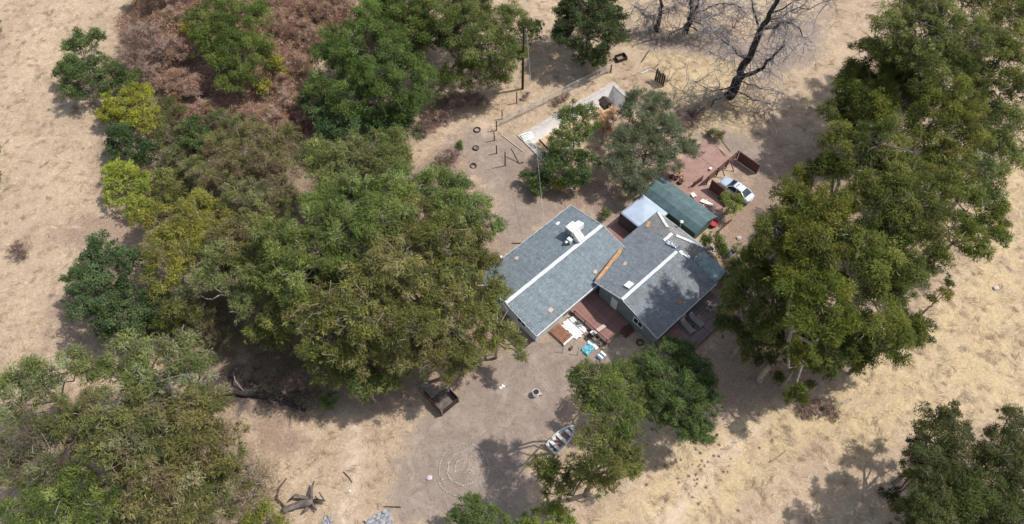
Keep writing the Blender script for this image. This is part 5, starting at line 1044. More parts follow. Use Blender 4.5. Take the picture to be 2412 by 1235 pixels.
# --- utility pole, service wire, posts and fences
g = gat(1231, 210); up_ = thing('utility_pole', 'tall dark wooden utility pole beside the tree with pale limbs', 'utility pole', tuple(g))
MB().tube([(0, 0, -.3), (0, 0, 5), (.05, 0, 11.2)], [.2, .17, .13], 10).build('pole', M['dark_wood'], up_); MB().bar((0.05, 0, 10.55), (.4, 0, 10.6), .06).build('bracket', M['steel'], up_)
for s in (.4,): MB().tube([(s, 0, 10.5), (s, 0, 10.68)], [.06, .04], 8).build('insulator', M['white_roofcap'], up_)
a = np.array((g[0] + .4, g[1], 10.6)); b = np.array(SERVICE); pts = [tuple(a + (b - a) * t - np.array([0, 0, 1.2 * math.sin(PI * t)])) for t in np.linspace(0, 1, 14)]
wr = MB().tube(pts, .012, 5).build('service_wire', M['cable']); tag(wr, 'thin pale wire hanging from the utility pole to the long house roof', 'wire')
PL = [(1217, 243.5, 2.2, 'upright fence post right below the utility pole'), (1183, 281, 1.8, 'fence post at the corner of the wire fence'), (1169.5, 308, 1.9, 'fence post just left of the wire fence corner'),
      (1164.6, 331.6, 1.8, 'fence post level with the topmost tyre on the drive'), (1170, 362, 1.7, 'fence post level with the middle tyre on the drive'), (1190, 390.5, 2.8, 'tallest loose post, at the lower end of the post row'),
      (1438, 172, 1.5, 'stub post at the upper end of the wire fence'), (1444, 345, 1.6, 'dark post between the two trees by the pool')]
for u, v, h, lb in PL:
    g = gat(u, v); p = thing('fence_post', 'dark weathered ' + lb, 'post', tuple(g), 0, 'old posts along the drive and pool')
    MB().tube([(0, 0, -.2), (random.uniform(-.04, .04), 0, h)], [.09, .075], 8).build('post', M['dark_wood'], p); MB().tube([(0, 0, h - .01), (0, 0, h + .03)], [.085, .05], 8).build('post_top', M['grey_wood'], p)
g = gat(1224, 387); p = thing('fence_post', 'leaning dark post at the edge of the shade below the pool', 'post', tuple(g), 0, 'old posts along the drive and pool'); e = np.array(gat(1204, 366, 1.3)) - g
MB().tube([(0, 0, -.1), tuple(e)], [.08, .07], 8).build('post', M['dark_wood'], p); MB().tube([(.5, .3, .05), (.15, .05, .35)], .06, 6).build('brace', M['dark_wood'], p)
for u1, v1, u2, v2, lb in ((1330, 1, 0, 0, ''),):
    pass
def wire_fence(label, pts, h=1.5):
    P = [gat(u, v) for u, v in pts]; b = P[0]; f = thing('wire_fence', label, 'fence', tuple(b)); wm = MB(b); tot = []
    for i in range(len(P) - 1):
        a, c = P[i], P[i + 1]; L = np.linalg.norm(c - a); n = max(2, int(L / 3)); d = (c - a) / L
        for k in range(n + (i == len(P) - 2)):
            q = a + (c - a) * k / n; MB(b).tube([tuple(q - np.array([0, 0, .2])), tuple(q + np.array([0, 0, h]))], .032, 6).build('post', M['steel'], f)
        MB(b).tube([tuple(a + np.array([0, 0, h])), tuple(c + np.array([0, 0, h]))], .028, 6).build('top_rail', M['cable'], f)
        s = 0.28; m = int(L / s)
        for k in range(-int(h / s), m):
            for sg in (1, -1):
                x0 = k * s if sg == 1 else k * s + h; x1 = x0 + sg * h; z0, z1 = 0.03, h
                lo, hi = max(0, min(x0, x1)), min(L, max(x0, x1))
                if hi - lo < .05: continue
                zz = lambda x: z0 + (z1 - z0) * (x - x0) / (x1 - x0)
                p, q = a + d * lo, a + d * hi; wm.bar((p[0], p[1], a[2] + zz(lo)), (q[0], q[1], a[2] + zz(hi)), .014)
    wm.build('wire_mesh', M['cable'], f)['kind'] = 'stuff'; return f
wire_fence('grey chain-link fence running along the upper side of the old pool', [(1178, 297), (1280, 248), (1412, 182), (1440, 168)])
def pale_rail(label, pts, w=.1, mat='grey_wood', z=.06, name='old_rail', cat='rail'):
    P = [gat(*q, z) for q in pts]; o_ = thing(name, label, cat, tuple(P[0]))
    for a, b in zip(P[:-1], P[1:]): MB(P[0]).bar(tuple(a), tuple(b), w).build('rail', M[mat], o_)
    return o_
pale_rail('pale timber lying on the ground in line from fence corner to shade', [(1180, 318), (1212, 342), (1232, 358)], .12, 'tan_patch')
pale_rail('thin timber edging the lower side of the old pool', [(1270, 330), (1300, 362)], .16, 'dark_wood')
pale_rail('bleached board leaning by the plank screen near the burnt tree', [(1511, 174), (1533, 164)], .14, 'white_wall')
pale_rail('long thin fallen pole on the dry grass right of the dark evergreen', [(1512, 148), (1530, 120)], .1, 'dark_wood', .3)
pale_rail('thin dark pole lying near the shaded bench by the eave', [(1206, 574), (1234, 574)], .14, 'brown_wood')
# standing plank screen
a, b = gat(1541, 190), gat(1563, 206); rz = math.atan2(b[1] - a[1], b[0] - a[0]); scr = thing('plank_screen', 'standing dark board screen with light gaps near the tallest burnt tree', 'screen', tuple(a), rz); L = float(np.linalg.norm(b - a))
for k in range(5): MB().b(k * L / 5 + .02, (k + 1) * L / 5 - .05, -.02, .02, .05, 2.3 - .12 * (k % 3)).build('board', M['dark_wood'], scr)
for z in (.4, 1.7): MB().b(0, L, .022, .07, z, z + .1).build('crossbar', M['tan_patch'], scr)
for x in (0.1, L - .15): MB().bar((x, .08, .0), (x, .75, .02), .08).build('foot', M['dark_wood'], scr)
g = gat(1462, 140); pk = thing('old_crate', 'dark wooden crate in the scrub at the end of the wire fence', 'crate', tuple(g), .4)
for s in (-.55, .55): MB().b(-.8, .8, s - .03, s + .03, 0, .6).build('side', M['dark_wood'], pk)
for s in (-.77, .77): MB().b(s - .03, s + .03, -.52, .52, 0, .6).build('side', M['dark_wood'], pk)
MB().b(-.74, .74, -.52, .52, .05, .09).build('bottom', M['grey_wood'], pk)
# --- tyres
def tyre(label, u, v, r=.36, zc=.13, rim=False, rz=0., tl=None, loc=None, group=None, lit='rubber_dusty'):
    g = gat(u, v, zc) if loc is None else loc; t = thing('tyre', label, 'tyre', tuple(g), rz, group); MB().ring((0, 0, 0), r, .09, 20, 8, .10, 0, tl).build('tread', M[lit], t)
    if rim: MB().ring((0, 0, 0), r - .15, .03, 16, 6, .08, 0, tl).build('rim', M['steel'], t)
    return t
G4 = 'tyres lying on the pale drive'
M['rubber_dusty'] = new_mat('dusty_rubber', (0.05, 0.042, 0.037), 0.9, noise=0.5, scale=7)
tyre('dark earth-filled tyre on the pale drive, topmost of three', 1124, 307, .44, .10, group=G4); tyre('open tyre with pale rim on the drive, middle one of three', 1121, 350, .38, .12, True, group=G4); tyre('half sunk tyre on the drive, lowest of three', 1115, 392, .38, .08, group=G4, tl=('X', .3))
x, y, z = al(1507, 808, 0); tyre('black tyre on the ground by the grey-green board wall', 0, 0, .36, 0, loc=W(x, y, .12))
def spoked(label, u, v, rad, z=.1, tl=None):
    g = at(u, v, 0); t = thing('wagon_wheel', label, 'wheel', (g[0], g[1], z), 0, 'old wheels at the deck corner'); MB().ring((0, 0, 0), rad, .05, 22, 6, .05, 0, tl).build('rim', M['grey_wood'], t)
    for k in range(6):
        a = k * PI / 3; mm = MB().bar((0.06 * math.cos(a), .06 * math.sin(a), 0), ((rad - .03) * math.cos(a), (rad - .03) * math.sin(a), 0), .04)
        mm.build('spoke', M['grey_wood'], t)
    MB().tube([(0, 0, -.07), (0, 0, .07)], .09, 10).build('hub', M['rusty_steel'], t)
spoked('larger old spoked wheel leaning at the foot of the deck', 1424, 814, .55, .12); spoked('smaller old spoked wheel beside the larger one at the deck', 1411, 807, .36, .1)

# --- front yard clutter
x0, y0, _ = al(1323, 765, .1)
o = (-.9, -11.5, 0); ws = gthing('white_sheet', 'bright white sheet spread on the ground between deck and rusty slats', 'sheet', *o)
crumple('sheet', 'white', (-.85, -11.55, 0.03), 2.0, 2.5, .1, 8, ws, o, n=14)
x, y, _ = al(1362, 762, .2); br_ = gthing('brushwood', 'small heap of grey twigs on the white sheet by the deck rail', 'twigs', x, y, .15); rr2 = random.Random(3)
for k in range(16): a = rr2.uniform(0, 6.3); L = rr2.uniform(.25, .55); MB().bar((-L * math.cos(a), -L * math.sin(a), rr2.uniform(0, .15)), (L * math.cos(a), L * math.sin(a), rr2.uniform(0.05, .4)), .03).build('stick', M['grey_wood'], br_)
o = (-2.65, -11.1, 0); rs = gthing('slatted_platform', 'low rusty brown slatted platform with a white end board beside the white sheet', 'platform', *o)
for k in range(9): MB(o).b(-3.42 + k * .172, -3.30 + k * .172, -12.2, -9.95, .26, .31).build('slat', M['rust'], rs)
MB(o).b(-3.45, -1.86, -12.4, -12.22, .05, .36).build('end_board', M['white'], rs)
for yy in (-11.8, -10.3): MB(o).b(-3.42, -1.9, yy - .06, yy + .06, .1, .257).build('bearer', M['dark_wood'], rs)
x, y, _ = al(1385, 824); tp = gthing('tarp', 'crumpled turquoise tarp on the ground in front of the deck', 'tarp', x, y); crumple('sheet', 'tarp_blue', (x, y, 0), 1.3, 1.0, .3, 12, tp, (x, y, 0), n=11)
x, y, _ = al(1397, 812); bd = gthing('board', 'white board lying behind the turquoise tarp', 'board', x, y); MB(o := (x, y, 0)).b(x - .25, x + .25, y - .7, y + .7, .03, .08).build('panel', M['white'], bd); MB(o).b(x - .2, x + .2, y - .6, y - .5, 0, .03).build('batten', M['white'], bd)
o = (.6, -14.2, 0); lb = gthing('plank', 'pale pink board laid across the deck rail', 'board', *o); MB(o).bar((-.35, -14.0, 1.47), (1.7, -13.9, .56), .45, .05).build('board', M['tan_patch'], lb)
x, y, _ = al(1408, 776); bx = gthing('box', 'small white box standing outside the deck rail', 'box', -.25, -13.75); MB(o := (-.25, -13.75, 0)).b(-.5, 0, -14.0, -13.5, 0, 1.0).build('body', M['dark_wood'], bx); MB(o).b(-.5, 0, -14.0, -13.5, 1.0, 1.12).build('lid', M['white'], bx)
for i, (u, v, s, mt, nm, lb_) in enumerate(((1395, 790, .5, 'brown_wood', 'crate', 'brown crate by the deck wall, nearest the white sheet'), (1404, 800, .45, 'grey_wood', 'crate', 'grey crate by the wagon wheels at the deck foot'))):
    x, y, _ = al(u, v); o = (x, y, 0); c = gthing(nm, lb_, 'crate', *o); 
    for k in range(3): MB(o).b(x - s, x + s, y - s * .7, y - s * .7 + .03, .05 + k * .18, .18 + k * .18).build('slat', M[mt], c); MB(o).b(x - s, x + s, y + s * .7 - .03, y + s * .7, .05 + k * .18, .18 + k * .18).build('slat', M[mt], c)
    for sx in (-s, s - .04): MB(o).b(x + sx, x + sx + .04, y - s * .7 + .03, y + s * .7 - .03, .03, .58).build('end', M[mt], c)
    MB(o).b(x - s + .04, x + s - .04, y - s * .66, y + s * .66, .03, .05).build('bottom', M[mt], c)
x, y, _ = al(1416, 840); o = (x, y, 0); cu = gthing('lounge_chair', 'small folded chair with white and blue bands beside the tree below the tarp', 'chair', *o)
for k in range(4): MB(o).b(x - .45 + k * .22, x - .25 + k * .22, y - .35, y + .35, .2 + .04 * k, .24 + .04 * k).build('band', M['white' if k % 2 else 'blue'], cu)
for yy in (-.37, .35): MB(o).bar((x - .5, y + yy, .12), (x + .5, y + yy, .32), .04).build('frame', M['steel'], cu)
for yy in (-.37, .35): MB(o).b(x - .3, x - .26, y + yy - .02, y + yy + .02, 0, .14).build('leg', M['steel'], cu)
def wframe(label, pts):
    P = [gat(*q, .04) for q in pts]; t = thing('garden_edging', label, 'edging', tuple(P[0]))
    for a, b in zip(P, P[1:]): MB(P[0]).bar(tuple(a), tuple(b), .07).build('board', M['grey_wood'], t)
wframe('thin old timber frame on the dirt left of the turquoise tarp', [(1340, 835), (1361, 837), (1364, 818)]); wframe('faint timber corner on the dirt below the slatted platform', [(1305, 829), (1325, 832), (1327, 818)])
x, y, _ = al(1346, 822); o = (x, y, 0); ax_ = gthing('stool', 'small broken brown stool on the dirt by the tarp', 'stool', *o); MB(o).box((x, y, .3), (.45, .3, .05), .6, ('X', .5)).build('seat', M['brown_wood'], ax_)
for s in (-1, 1): MB(o).bar((x + s * .15, y, .3), (x + s * .25, y + .2, 0), .05).build('leg', M['brown_wood'], ax_)
o = W(*al(1555, 828)[:2]); 
for k, (p, q, lb) in enumerate((((1532, 812), (1572, 850), 'left plank of the shaded pair in front of the lounger deck'), ((1543, 808), (1585, 840), 'right plank of the shaded pair in front of the lounger deck'))): pale_rail(lb, [p, q], .4, 'mauve_deck', .12, 'plank', 'plank')
g = gat(1594, 832, 0); mt = thing('pipe_heap', 'tangle of pale metal pipes at the top of the soft green tree', 'pipes', tuple(g), .3)
for k in range(9): a = rr2.uniform(0, 6.3); L = rr2.uniform(.4, .9); c = (rr2.uniform(-.4, .4), rr2.uniform(-.3, .3)); MB().tube([(c[0] - L * math.cos(a), c[1] - L * math.sin(a), .1 + k * .05), (c[0] + L * math.cos(a), c[1] + L * math.sin(a), .2 + k * .06)], .05, 6).build('pipe', M['foil'], mt)
# pots and stones round the deck end
for i, (u, v, rad, lb) in enumerate(((1560, 792, .3, 'pale round pot at the corner of the right house'), (1571, 788, .24, 'small pale pot next to the lounger deck edge'), (1566, 800, .26, 'dark pot nearest the plank pair'), (1590, 800, .45, 'flat grey tub at the end of the lounger deck'))):
    g = gat(u, v); p = thing('plant_pot', lb, 'pot', tuple(g)); m = MB().tube([(0, 0, 0), (0, 0, .22), (0, 0, .4)], [rad * .7, rad * .9, rad], 14, cap=False); m.build('pot', M[('concrete', 'stone', 'dark_wood', 'grey_sheet')[i]], p, solid=.03); MB().tube([(0, 0, .3), (0, 0, .34)], rad * .86, 14).build('soil', M['dark_wood'], p)
# loungers
def lounger(x, y, rz, label):
    t = thing('sun_lounger', label, 'sun lounger', W(x, y, .385), TH + rz, 'grey loungers on the shaded deck')
    MB().b(-.32, .32, -1.0, .35, .3, .345).build('seat', M['lounger'], t); MB().box((0, .68, .47), (.64, .75, .045), 0, ('X', .42)).build('backrest', M['lounger'], t)
    for s in (-1, 1):
        MB().b(s * .35 - .025, s * .35 + .025, -1.02, .98, .24, .295).build('side_rail', M['grey_sheet'], t)
        for yy in (-.9, .6): MB().b(s * .35 - .025, s * .35 + .025, yy - .03, yy + .03, 0, .24).build('leg', M['grey_sheet'], t)
    return t
x, y, _ = al(1619, 768, .7); lounger(x, y, -.12, 'left of the two grey loungers on the shaded deck'); x, y, _ = al(1640, 754, .7); lounger(x, y, -.02, 'right of the two grey loungers on the shaded deck')
x, y, _ = al(1672, 728, .6); o = (x, y, .385); tb = gthing('side_table', 'small square grey table under the eave at the far end of the lounger deck', 'table', *o); MB(o).b(x - .3, x + .3, y - .3, y + .3, .8, .85).build('tabletop', M['grey_sheet'], tb)
for sx in (-.25, .25):
    for sy in (-.25, .25): MB(o).b(x + sx - .02, x + sx + .02, y + sy - .02, y + sy + .02, .385, .8).build('leg', M['steel'], tb)
x, y, _ = al(1632, 771, .5); o = (x, y, .385); st_ = gthing('stool', 'small dark round stool standing between the two loungers', 'stool', *o); MB(o).tube([(x, y, .72), (x, y, .78)], .2, 14).build('seat', M['dark_wood'], st_)
for k in range(3): MB(o).bar((x, y, .72), (x + .2 * math.cos(k * 2.1), y + .2 * math.sin(k * 2.1), .385), .03).build('leg', M['dark_wood'], st_)

# --- car
def car():
    x, y, _ = al(1735, 447, .6); t = thing('parked_car', 'silver-blue sedan parked nose to the patio fence under the right-hand trees', 'car', W(x, y, gz1(*W(x, y)[:2])), TH)
    # nose towards +y
    S = [(-2.40, .62, .42, .72), (-2.32, .78, .30, .90), (-2.0, .86, .26, .98), (-1.3, .90, .22, 1.0), (-.4, .91, .20, .97), (.6, .91, .20, .95), (1.3, .90, .22, .92), (1.9, .87, .26, .84), (2.25, .78, .30, .74), (2.42, .58, .40, .62)]
    V = []; F = []; prof = lambda w, zb, zt: [(-w * .86, zb), (-w, zb + .16), (-w, zt - .16), (-w * .93, zt - .04), (-w * .6, zt + .012), (0, zt + .03), (w * .6, zt + .012), (w * .93, zt - .04), (w, zt - .16), (w, zb + .16), (w * .86, zb)]
    for yy, w, zb, zt in S: V += [(px_, yy, pz) for px_, pz in prof(w, zb, zt)]
    n = 11
    for i in range(len(S) - 1):
        for k in range(n): F.append((i * n + k, i * n + (k + 1) % n, (i + 1) * n + (k + 1) % n, (i + 1) * n + k))
    F += [tuple(range(n))[::-1], tuple((len(S) - 1) * n + k for k in range(n))]
    m = MB(); m.add(V, F); m.build('body', M['car'], t, smooth=True)
    def quad(name, v, mat, par=t, solid=.02): return MB().add(v, [tuple(range(len(v)))]).build(name, M[mat], par, solid=solid)
    zt, zr_ = .97, 1.42
    quad('windscreen', [(-.72, 1.12, .95), (.72, 1.12, .95), (.56, .42, zr_), (-.56, .42, zr_)], 'glass'); quad('rear_window', [(.70, -1.72, 1.0), (-.70, -1.72, 1.0), (-.55, -.95, zr_ - .02), (.55, -.95, zr_ - .02)], 'glass')
    for s in (-1, 1):
        quad('side_window', [(s * .86, 1.0, .97), (s * .585, .42, zr_ - .02), (s * .585, -.25, zr_), (s * .86, -.3, .97)], 'glass'); quad('side_window', [(s * .86, -.38, .97), (s * .585, -.33, zr_), (s * .575, -.95, zr_ - .03), (s * .84, -1.6, 1.0)], 'glass')
        MB().bar((s * .80, 1.14, .96), (s * .575, .42, zr_), .06).build('pillar', M['car'], t); MB().bar((s * .79, -1.74, 1.0), (s * .565, -.95, zr_ - .02), .09).build('pillar', M['car'], t); MB().bar((s * .87, -.34, .97), (s * .59, -.29, zr_), .06).build('pillar', M['car'], t)
        MB().box((s * .98, .95, 1.0), (.16, .1, .12)).build('wing_mirror', M['car'], t, bevel=.02)
        MB().box((s * .62, 2.30, .62), (.34, .14, .12), -s * .35).build('headlight', M['lamp_clear'], t, bevel=.02); MB().box((s * .62, -2.33, .78), (.32, .1, .14), s * .2).build('tail_light', M['lamp_red'], t, bevel=.02)
        for yy in (1.45, -1.4):
            w = MB().tube([(s * .72, yy, .32), (s * .93, yy, .32)], .32, 18).build('wheel', M['rubber'], t, smooth=False, bevel=.03); MB().tube([(s * .931, yy, .32), (s * .945, yy, .32)], .2, 12).build('rim', M['steel'], w)
    rp = MB(); V = []; ys = np.linspace(.44, -.97, 7)
    for yy in ys: V += [(q * .58, yy, zr_ + .05 * (1 - abs(q) ** 2) - .03 * ((yy + .25) / .7) ** 2) for q in (-1, -.6, 0, .6, 1)]
    rp.add(V, [(i * 5 + k, i * 5 + k + 1, (i + 1) * 5 + k + 1, (i + 1) * 5 + k) for i in range(6) for k in range(4)]); rp.build('roof', M['car_light'], t, smooth=True, solid=.03)
    quad('sunroof', [(-.34, .1, zr_ + .055), (.34, .1, zr_ + .055), (.34, -.02, zr_ + .06), (-.34, -.02, zr_ + .06)], 'glass'); 
    MB().b(-.56, .56, -.36, -.31, zr_ + .02, zr_ + .055).build('roof_seam', M['rubber'], t)
    MB().b(-.4, .4, 2.405, 2.43, .42, .56).build('grille', M['rubber'], t); MB().b(-.25, .25, -2.43, -2.405, .55, .66).build('number_plate', M['white_roofcap'], t)
    quad('bonnet_seam', [(-.76, 1.16, .952), (.76, 1.16, .952), (.76, 1.2, .95), (-.76, 1.2, .95)], 'rubber', t, .01)
car()
# --- brown board fences round the car
def board_fence(label, p, q, h, z0=.02, w=.2, rail=False, gap=.006, lean=0):
    p = np.array(p[:2]); q = np.array(q[:2]); L = float(np.linalg.norm(q - p)); a = math.atan2(q[1] - p[1], q[0] - p[0]); f = thing('board_fence', label, 'fence', W(p[0], p[1], 0), TH + a, 'brown board fences round the car')
    n = max(2, int(L / w))
    for k in range(n): MB().b(k * L / n + gap / 2, (k + 1) * L / n - gap / 2, -.012, .012, z0, h + random.uniform(-.02, .02)).build('board', M['brown_wood'], f)
    for z in (.35, h - .25): MB().b(0, L, .014, .06, z, z + .09).build('crossrail', M['brown_wood'], f)
    MB().b(-.02, L + .02, -.05, .07, h + .022, h + .07).build('cap_rail', M['brown_wood'], f)
    for x in (0.05, L - .05): MB().b(x - .05, x + .05, .062, .16, 0, h).build('post', M['brown_wood'], f)
    return f
p = al(1662, 450, 0); q = al(1704, 482, 0); board_fence('solid brown board fence between red patio and the car', (26.6, -9.2), (26.6, -13.0), 1.8)
board_fence('brown board fence ahead of the silver car, at its far side', (33.2, -8.7), (33.2, -11.9), 1.7)
o = (30, -8.4, 0); rb = gthing('rail_fence', 'open brown rail fence sloping beside the red patio above the car', 'fence', *o)
for z in (.5, 1.0, 1.5): MB(o).bar((26.8, -8.45, z), (33.4, -8.45, z + .08), .14, .1).build('rail', M['brown_wood'], rb)
for xx in (26.9, 29, 31, 33.2): MB(o).b(xx - .08, xx + .08, -8.6, -8.503, 0, 1.75).build('post', M['brown_wood'], rb)
for xx in (29.4, 31.2): MB(o).bar((xx, -8.7, 1.5), (xx + .2, -9.6, .02), .09).build('brace', M['brown_wood'], rb)
board_fence('low brown fence across the middle of the red patio', (25.3, -7.65), (27.0, -7.75), 1.0); board_fence('short dark gate at the upper corner of the shed and patio', (23.3, -3.2), (24.4, -3.4), 1.3)
pale_rail('thin brown handrail at the far edge of the red patio', [(1696, 342), (1716, 368)], .1, 'brown_wood', .9)
pale_rail('dark retaining beam below the small round tree', [(1690, 548), (1722, 520)], .2, 'brown_wood', .2); pale_rail('brown edging board between red patio and small round tree', [(1690, 468), (1708, 490)], .15, 'brown_wood', .3)
# patio things
def white_chair(u, v, rz, label):
    x, y, _ = al(u, v, .1); t = thing('patio_chair', label, 'chair', W(x, y, .07), TH + rz, 'white chairs on the red patio'); MB().b(-.3, .3, -.3, .3, .38, .43).build('seat', M['white'], t)
    for k in range(4): MB().box((-.27 + k * .18, .42, .68), (.11, .04, .6), 0, ('X', -.4)).build('back_slat', M['white'], t)
    for sx in (-.27, .23):
        for sy in (-.27, .23): MB().b(sx, sx + .04, sy, sy + .04, 0, .38).build('leg', M['white'], t)
    for s in (-.33, .30): MB().b(s, s + .03, -.25, .3, .58, .62).build('arm', M['white'], t)
white_chair(1632, 464, 1.3, 'white slat-backed chair on the red patio behind the shed roof')
x, y, _ = al(1662, 478, .3); o = (x, y, .07); lw = gthing('folded_lounger', 'white folded lounge frame on the red patio near the ladder', 'lounger', *o)
for k in range(3): MB(o).bar((x - .2 + k * .2, y + .7, .2), (x + .1 + k * .2, y - .8, .45 - .1 * k), .16, .05).build('panel', M['white'], lw)
MB(o).bar((x - .4, y, .1), (x + .6, y + .2, .3), .06).build('frame', M['white'], lw)
x, y, _ = al(1682, 503, .1); o = (x, y, .05); ld = gthing('ladder', 'grey metal ladder lying between the shed end and small round tree', 'ladder', *o)
for s in (-.2, .2): MB(o).bar((x + s, y + 1.2, .1), (x + s, y - 1.4, .14), .06).build('side_rail', M['steel'], ld)
for k in range(8): MB(o).bar((x - .2, y + 1.05 - k * .32, .12), (x + .2, y + 1.05 - k * .32, .12), .04).build('rung', M['steel'], ld)
x, y, _ = al(1680, 528, .2); o = (x, y, 0); tb_ = gthing('tub', 'round red plastic tub by the end of the green shed', 'tub', *o); MB(o).tube([(x, y, 0.02), (x, y, .3), (x, y, .55)], [.42, .5, .56], 18, cap=False).build('tub', M['red'], tb_, solid=.03); MB(o).tube([(x, y, .1), (x, y, .42)], .49, 18).build('contents', M['red'], tb_)
for i, (u, v, rad) in enumerate(((1583, 417, .34), (1592, 421, .26), (1602, 430, .36))):
    x, y, _ = al(u, v, .2); o = (x, y, .06); p = gthing('plant_pot', ('dark brown pot on the patio, farthest from the car', 'smallest dark brown pot, middle one of the patio row', 'dark brown pot on the patio, nearest the car')[i], 'pot', *o, 'brown pots on the patio')
    MB(o).tube([(x, y, .07), (x, y, .25), (x, y, .45)], [rad * .7, rad, rad * .85], 14, cap=False).build('pot', M['brown_wood'], p, solid=.03); MB(o).tube([(x, y, .35), (x, y, .39)], rad * .84, 14).build('soil', M['dark_wood'], p)
x, y, _ = al(1600, 412, .1); o = (x, y, .06); rub = gthing('brick_heap', 'loose heap of orange broken bricks behind the brown pots', 'bricks', *o); r_ = random.Random(9)
for k in range(26): MB(o).box((x + r_.gauss(0, .5), y + r_.gauss(0, .45), .12 + r_.uniform(0, .16)), (.3, .14, .1), r_.uniform(0, 3), ('X', r_.uniform(-.5, .5))).build('brick', M['terracotta' if r_.random() < .6 else 'tan_patch'], rub)
x, y, _ = al(1673, 400, .1); o = (x, y, .05); bk = gthing('bucket', 'small white bucket on the red patio beside the rail fence', 'bucket', *o); MB(o).tube([(x, y, .06), (x, y, .38)], [.14, .18], 12).build('body', M['white'], bk); MB(o).ring((x, y, .38), .18, .015, 14, 5).build('rim', M['white'], bk)
g = gat(1718, 602, 0); bb = thing('wheelbarrow', 'small blue wheelbarrow in the shrubs near the awning', 'wheelbarrow', tuple(g), .6)
MB().add([(-.5, -.32, .55), (.5, -.32, .6), (.5, .32, .6), (-.5, .32, .55), (-.3, -.2, .25), (.3, -.2, .3), (.3, .2, .3), (-.3, .2, .25)], [(4, 5, 6, 7), (0, 4, 7, 3), (1, 2, 6, 5), (0, 1, 5, 4), (3, 7, 6, 2)]).build('tray', M['blue'], bb, solid=.02)
MB().tube([(.6, -.05, .2), (.6, .05, .2)], .2, 12).build('wheel', M['rubber'], bb)
for s in (-.25, .25): MB().bar((.6, s * .3, .2), (-1.0, s * 1.1, .5), .04).build('handle', M['grey_wood'], bb); MB().bar((-.3, s, .3), (-.35, s, 0), .04).build('leg', M['steel'], bb)
x, y, _ = al(1672, 588, .4); o = (x, y, 0); wh = gthing('washing_tub', 'pale enamel basin at the back corner of the right roof', 'basin', *o); MB(o).tube([(x, y, .0), (x, y, .5)], [.35, .5], 14, cap=False).build('basin', M['white_roofcap'], wh, solid=.03); MB(o).tube([(x, y, .2), (x, y, .24)], .38, 14).build('bottom', M['grey_sheet'], wh)
for u, v, u2, v2, lb in ((1672, 648, 1695, 660, 'upper grey timber at the free corner of the awning'), (1668, 655, 1690, 667, 'lower grey timber at the free corner of the awning')): pale_rail(lb, [(u, v), (u2, v2)], .14, 'grey_wood', .7, 'timber', 'timber')

# --- wooden loading stall at the grove edge
o = al(1040, 940, 0); o = (o[0], o[1], 0); P0 = al(1006, 922, 0); sx0, sy1 = al(1026, 980, 0)[:2]
x0, x1, y0, y1 = o[0] - 1.15, o[0] + 1.15, o[1] - 1.5, o[1] + 1.7
sb = gthing('wooden_stall', 'old dark open-topped wooden stall under the edge of the central grove', 'stall', *o); so = o
for k in range(18): yy = y0 + k * (y1 - y0) / 18; MB(so).b(x0 - .03, x0, yy + .01, yy + (y1 - y0) / 18 - .01, .05, 1.25 + .06 * (k % 3)).build('board', M['brown_wood'], sb)
for k in range(12): xx = x0 + k * (x1 - x0) / 12; MB(so).b(xx + .01, xx + (x1 - x0) / 12 - .01, y0 - .03, y0, .05, 1.2 + .05 * (k % 2)).build('board', M['dark_wood'], sb)
for k in range(7): yy = y0 + .02 + k * .2; MB(so).b(x1, x1 + .03, yy, yy + .18, .05, 1.2).build('board', M['dark_wood'], sb)
for xx, yy in ((x0, y0), (x1, y0), (x0, y1), (x1, y0 + 1.4)): MB(so).b(xx - .07, xx + .07, yy - .11, yy - .031 if yy == y0 else yy + .03, 0, 1.45).build('post', M['grey_wood'], sb)
for k in range(9): xx = x0 + .05 + k * (x1 - x0 - .1) / 9; MB(so).b(xx, xx + (x1 - x0 - .1) / 9 - .015, y0 + .05, y0 + 2.0, .3, .34).build('floor_plank', M['log_wood'], sb)
MB(so).b(x0 + .1, x1 - .1, y0 + .1, y0 + 1.95, .05, .295).build('floor_frame', M['dark_wood'], sb); MB(so).b(x0 + .3, x0 + 1.2, y0 + 2.05, y1 + .9, .5, .56).build('ramp_board', M['grey_wood'], sb)
MB(so).b(x0 + .35, x0 + .45, y0 + 2.1, y1 + .8, .0, .5).build('bearer', M['dark_wood'], sb); MB(so).b(x0 + 1.0, x0 + 1.1, y0 + 2.1, y1 + .8, .0, .5).build('bearer', M['dark_wood'], sb)
# --- drum on the dirt
g = gat(1262, 930); dm = thing('fire_drum', 'short white drum with a dark open top on the grey dirt yard', 'drum', tuple(g)); MB().tube([(0, 0, 0), (0, 0, .75)], .36, 16, cap=False).build('drum', M['white'], dm, solid=.03); MB().tube([(0, 0, .05), (0, 0, .68)], .325, 14).build('ash', M['rubber'], dm)
MB().ring((0, 0, .76), .36, .03, 18, 6).build('rim', M['white_roofcap'], dm); MB().b(.36, .62, -.12, .12, 0, .3).build('foot_block', M['concrete'], dm)
g = gat(1183, 912); 
for k, (u, v, lb) in enumerate(((1180, 914, 'left one of three white scraps on the dirt yard'), (1187, 911, 'right one of three white scraps on the dirt yard'), (1184, 909, 'smallest of three white scraps on the dirt yard'))):
    g = gat(u, v, .0); t = thing('paper_scrap', lb, 'scrap', tuple(g)); crumple('paper', 'white', (0, 0, 0), .3 - .06 * k, .2, .06, 20 + k, t, n=4)
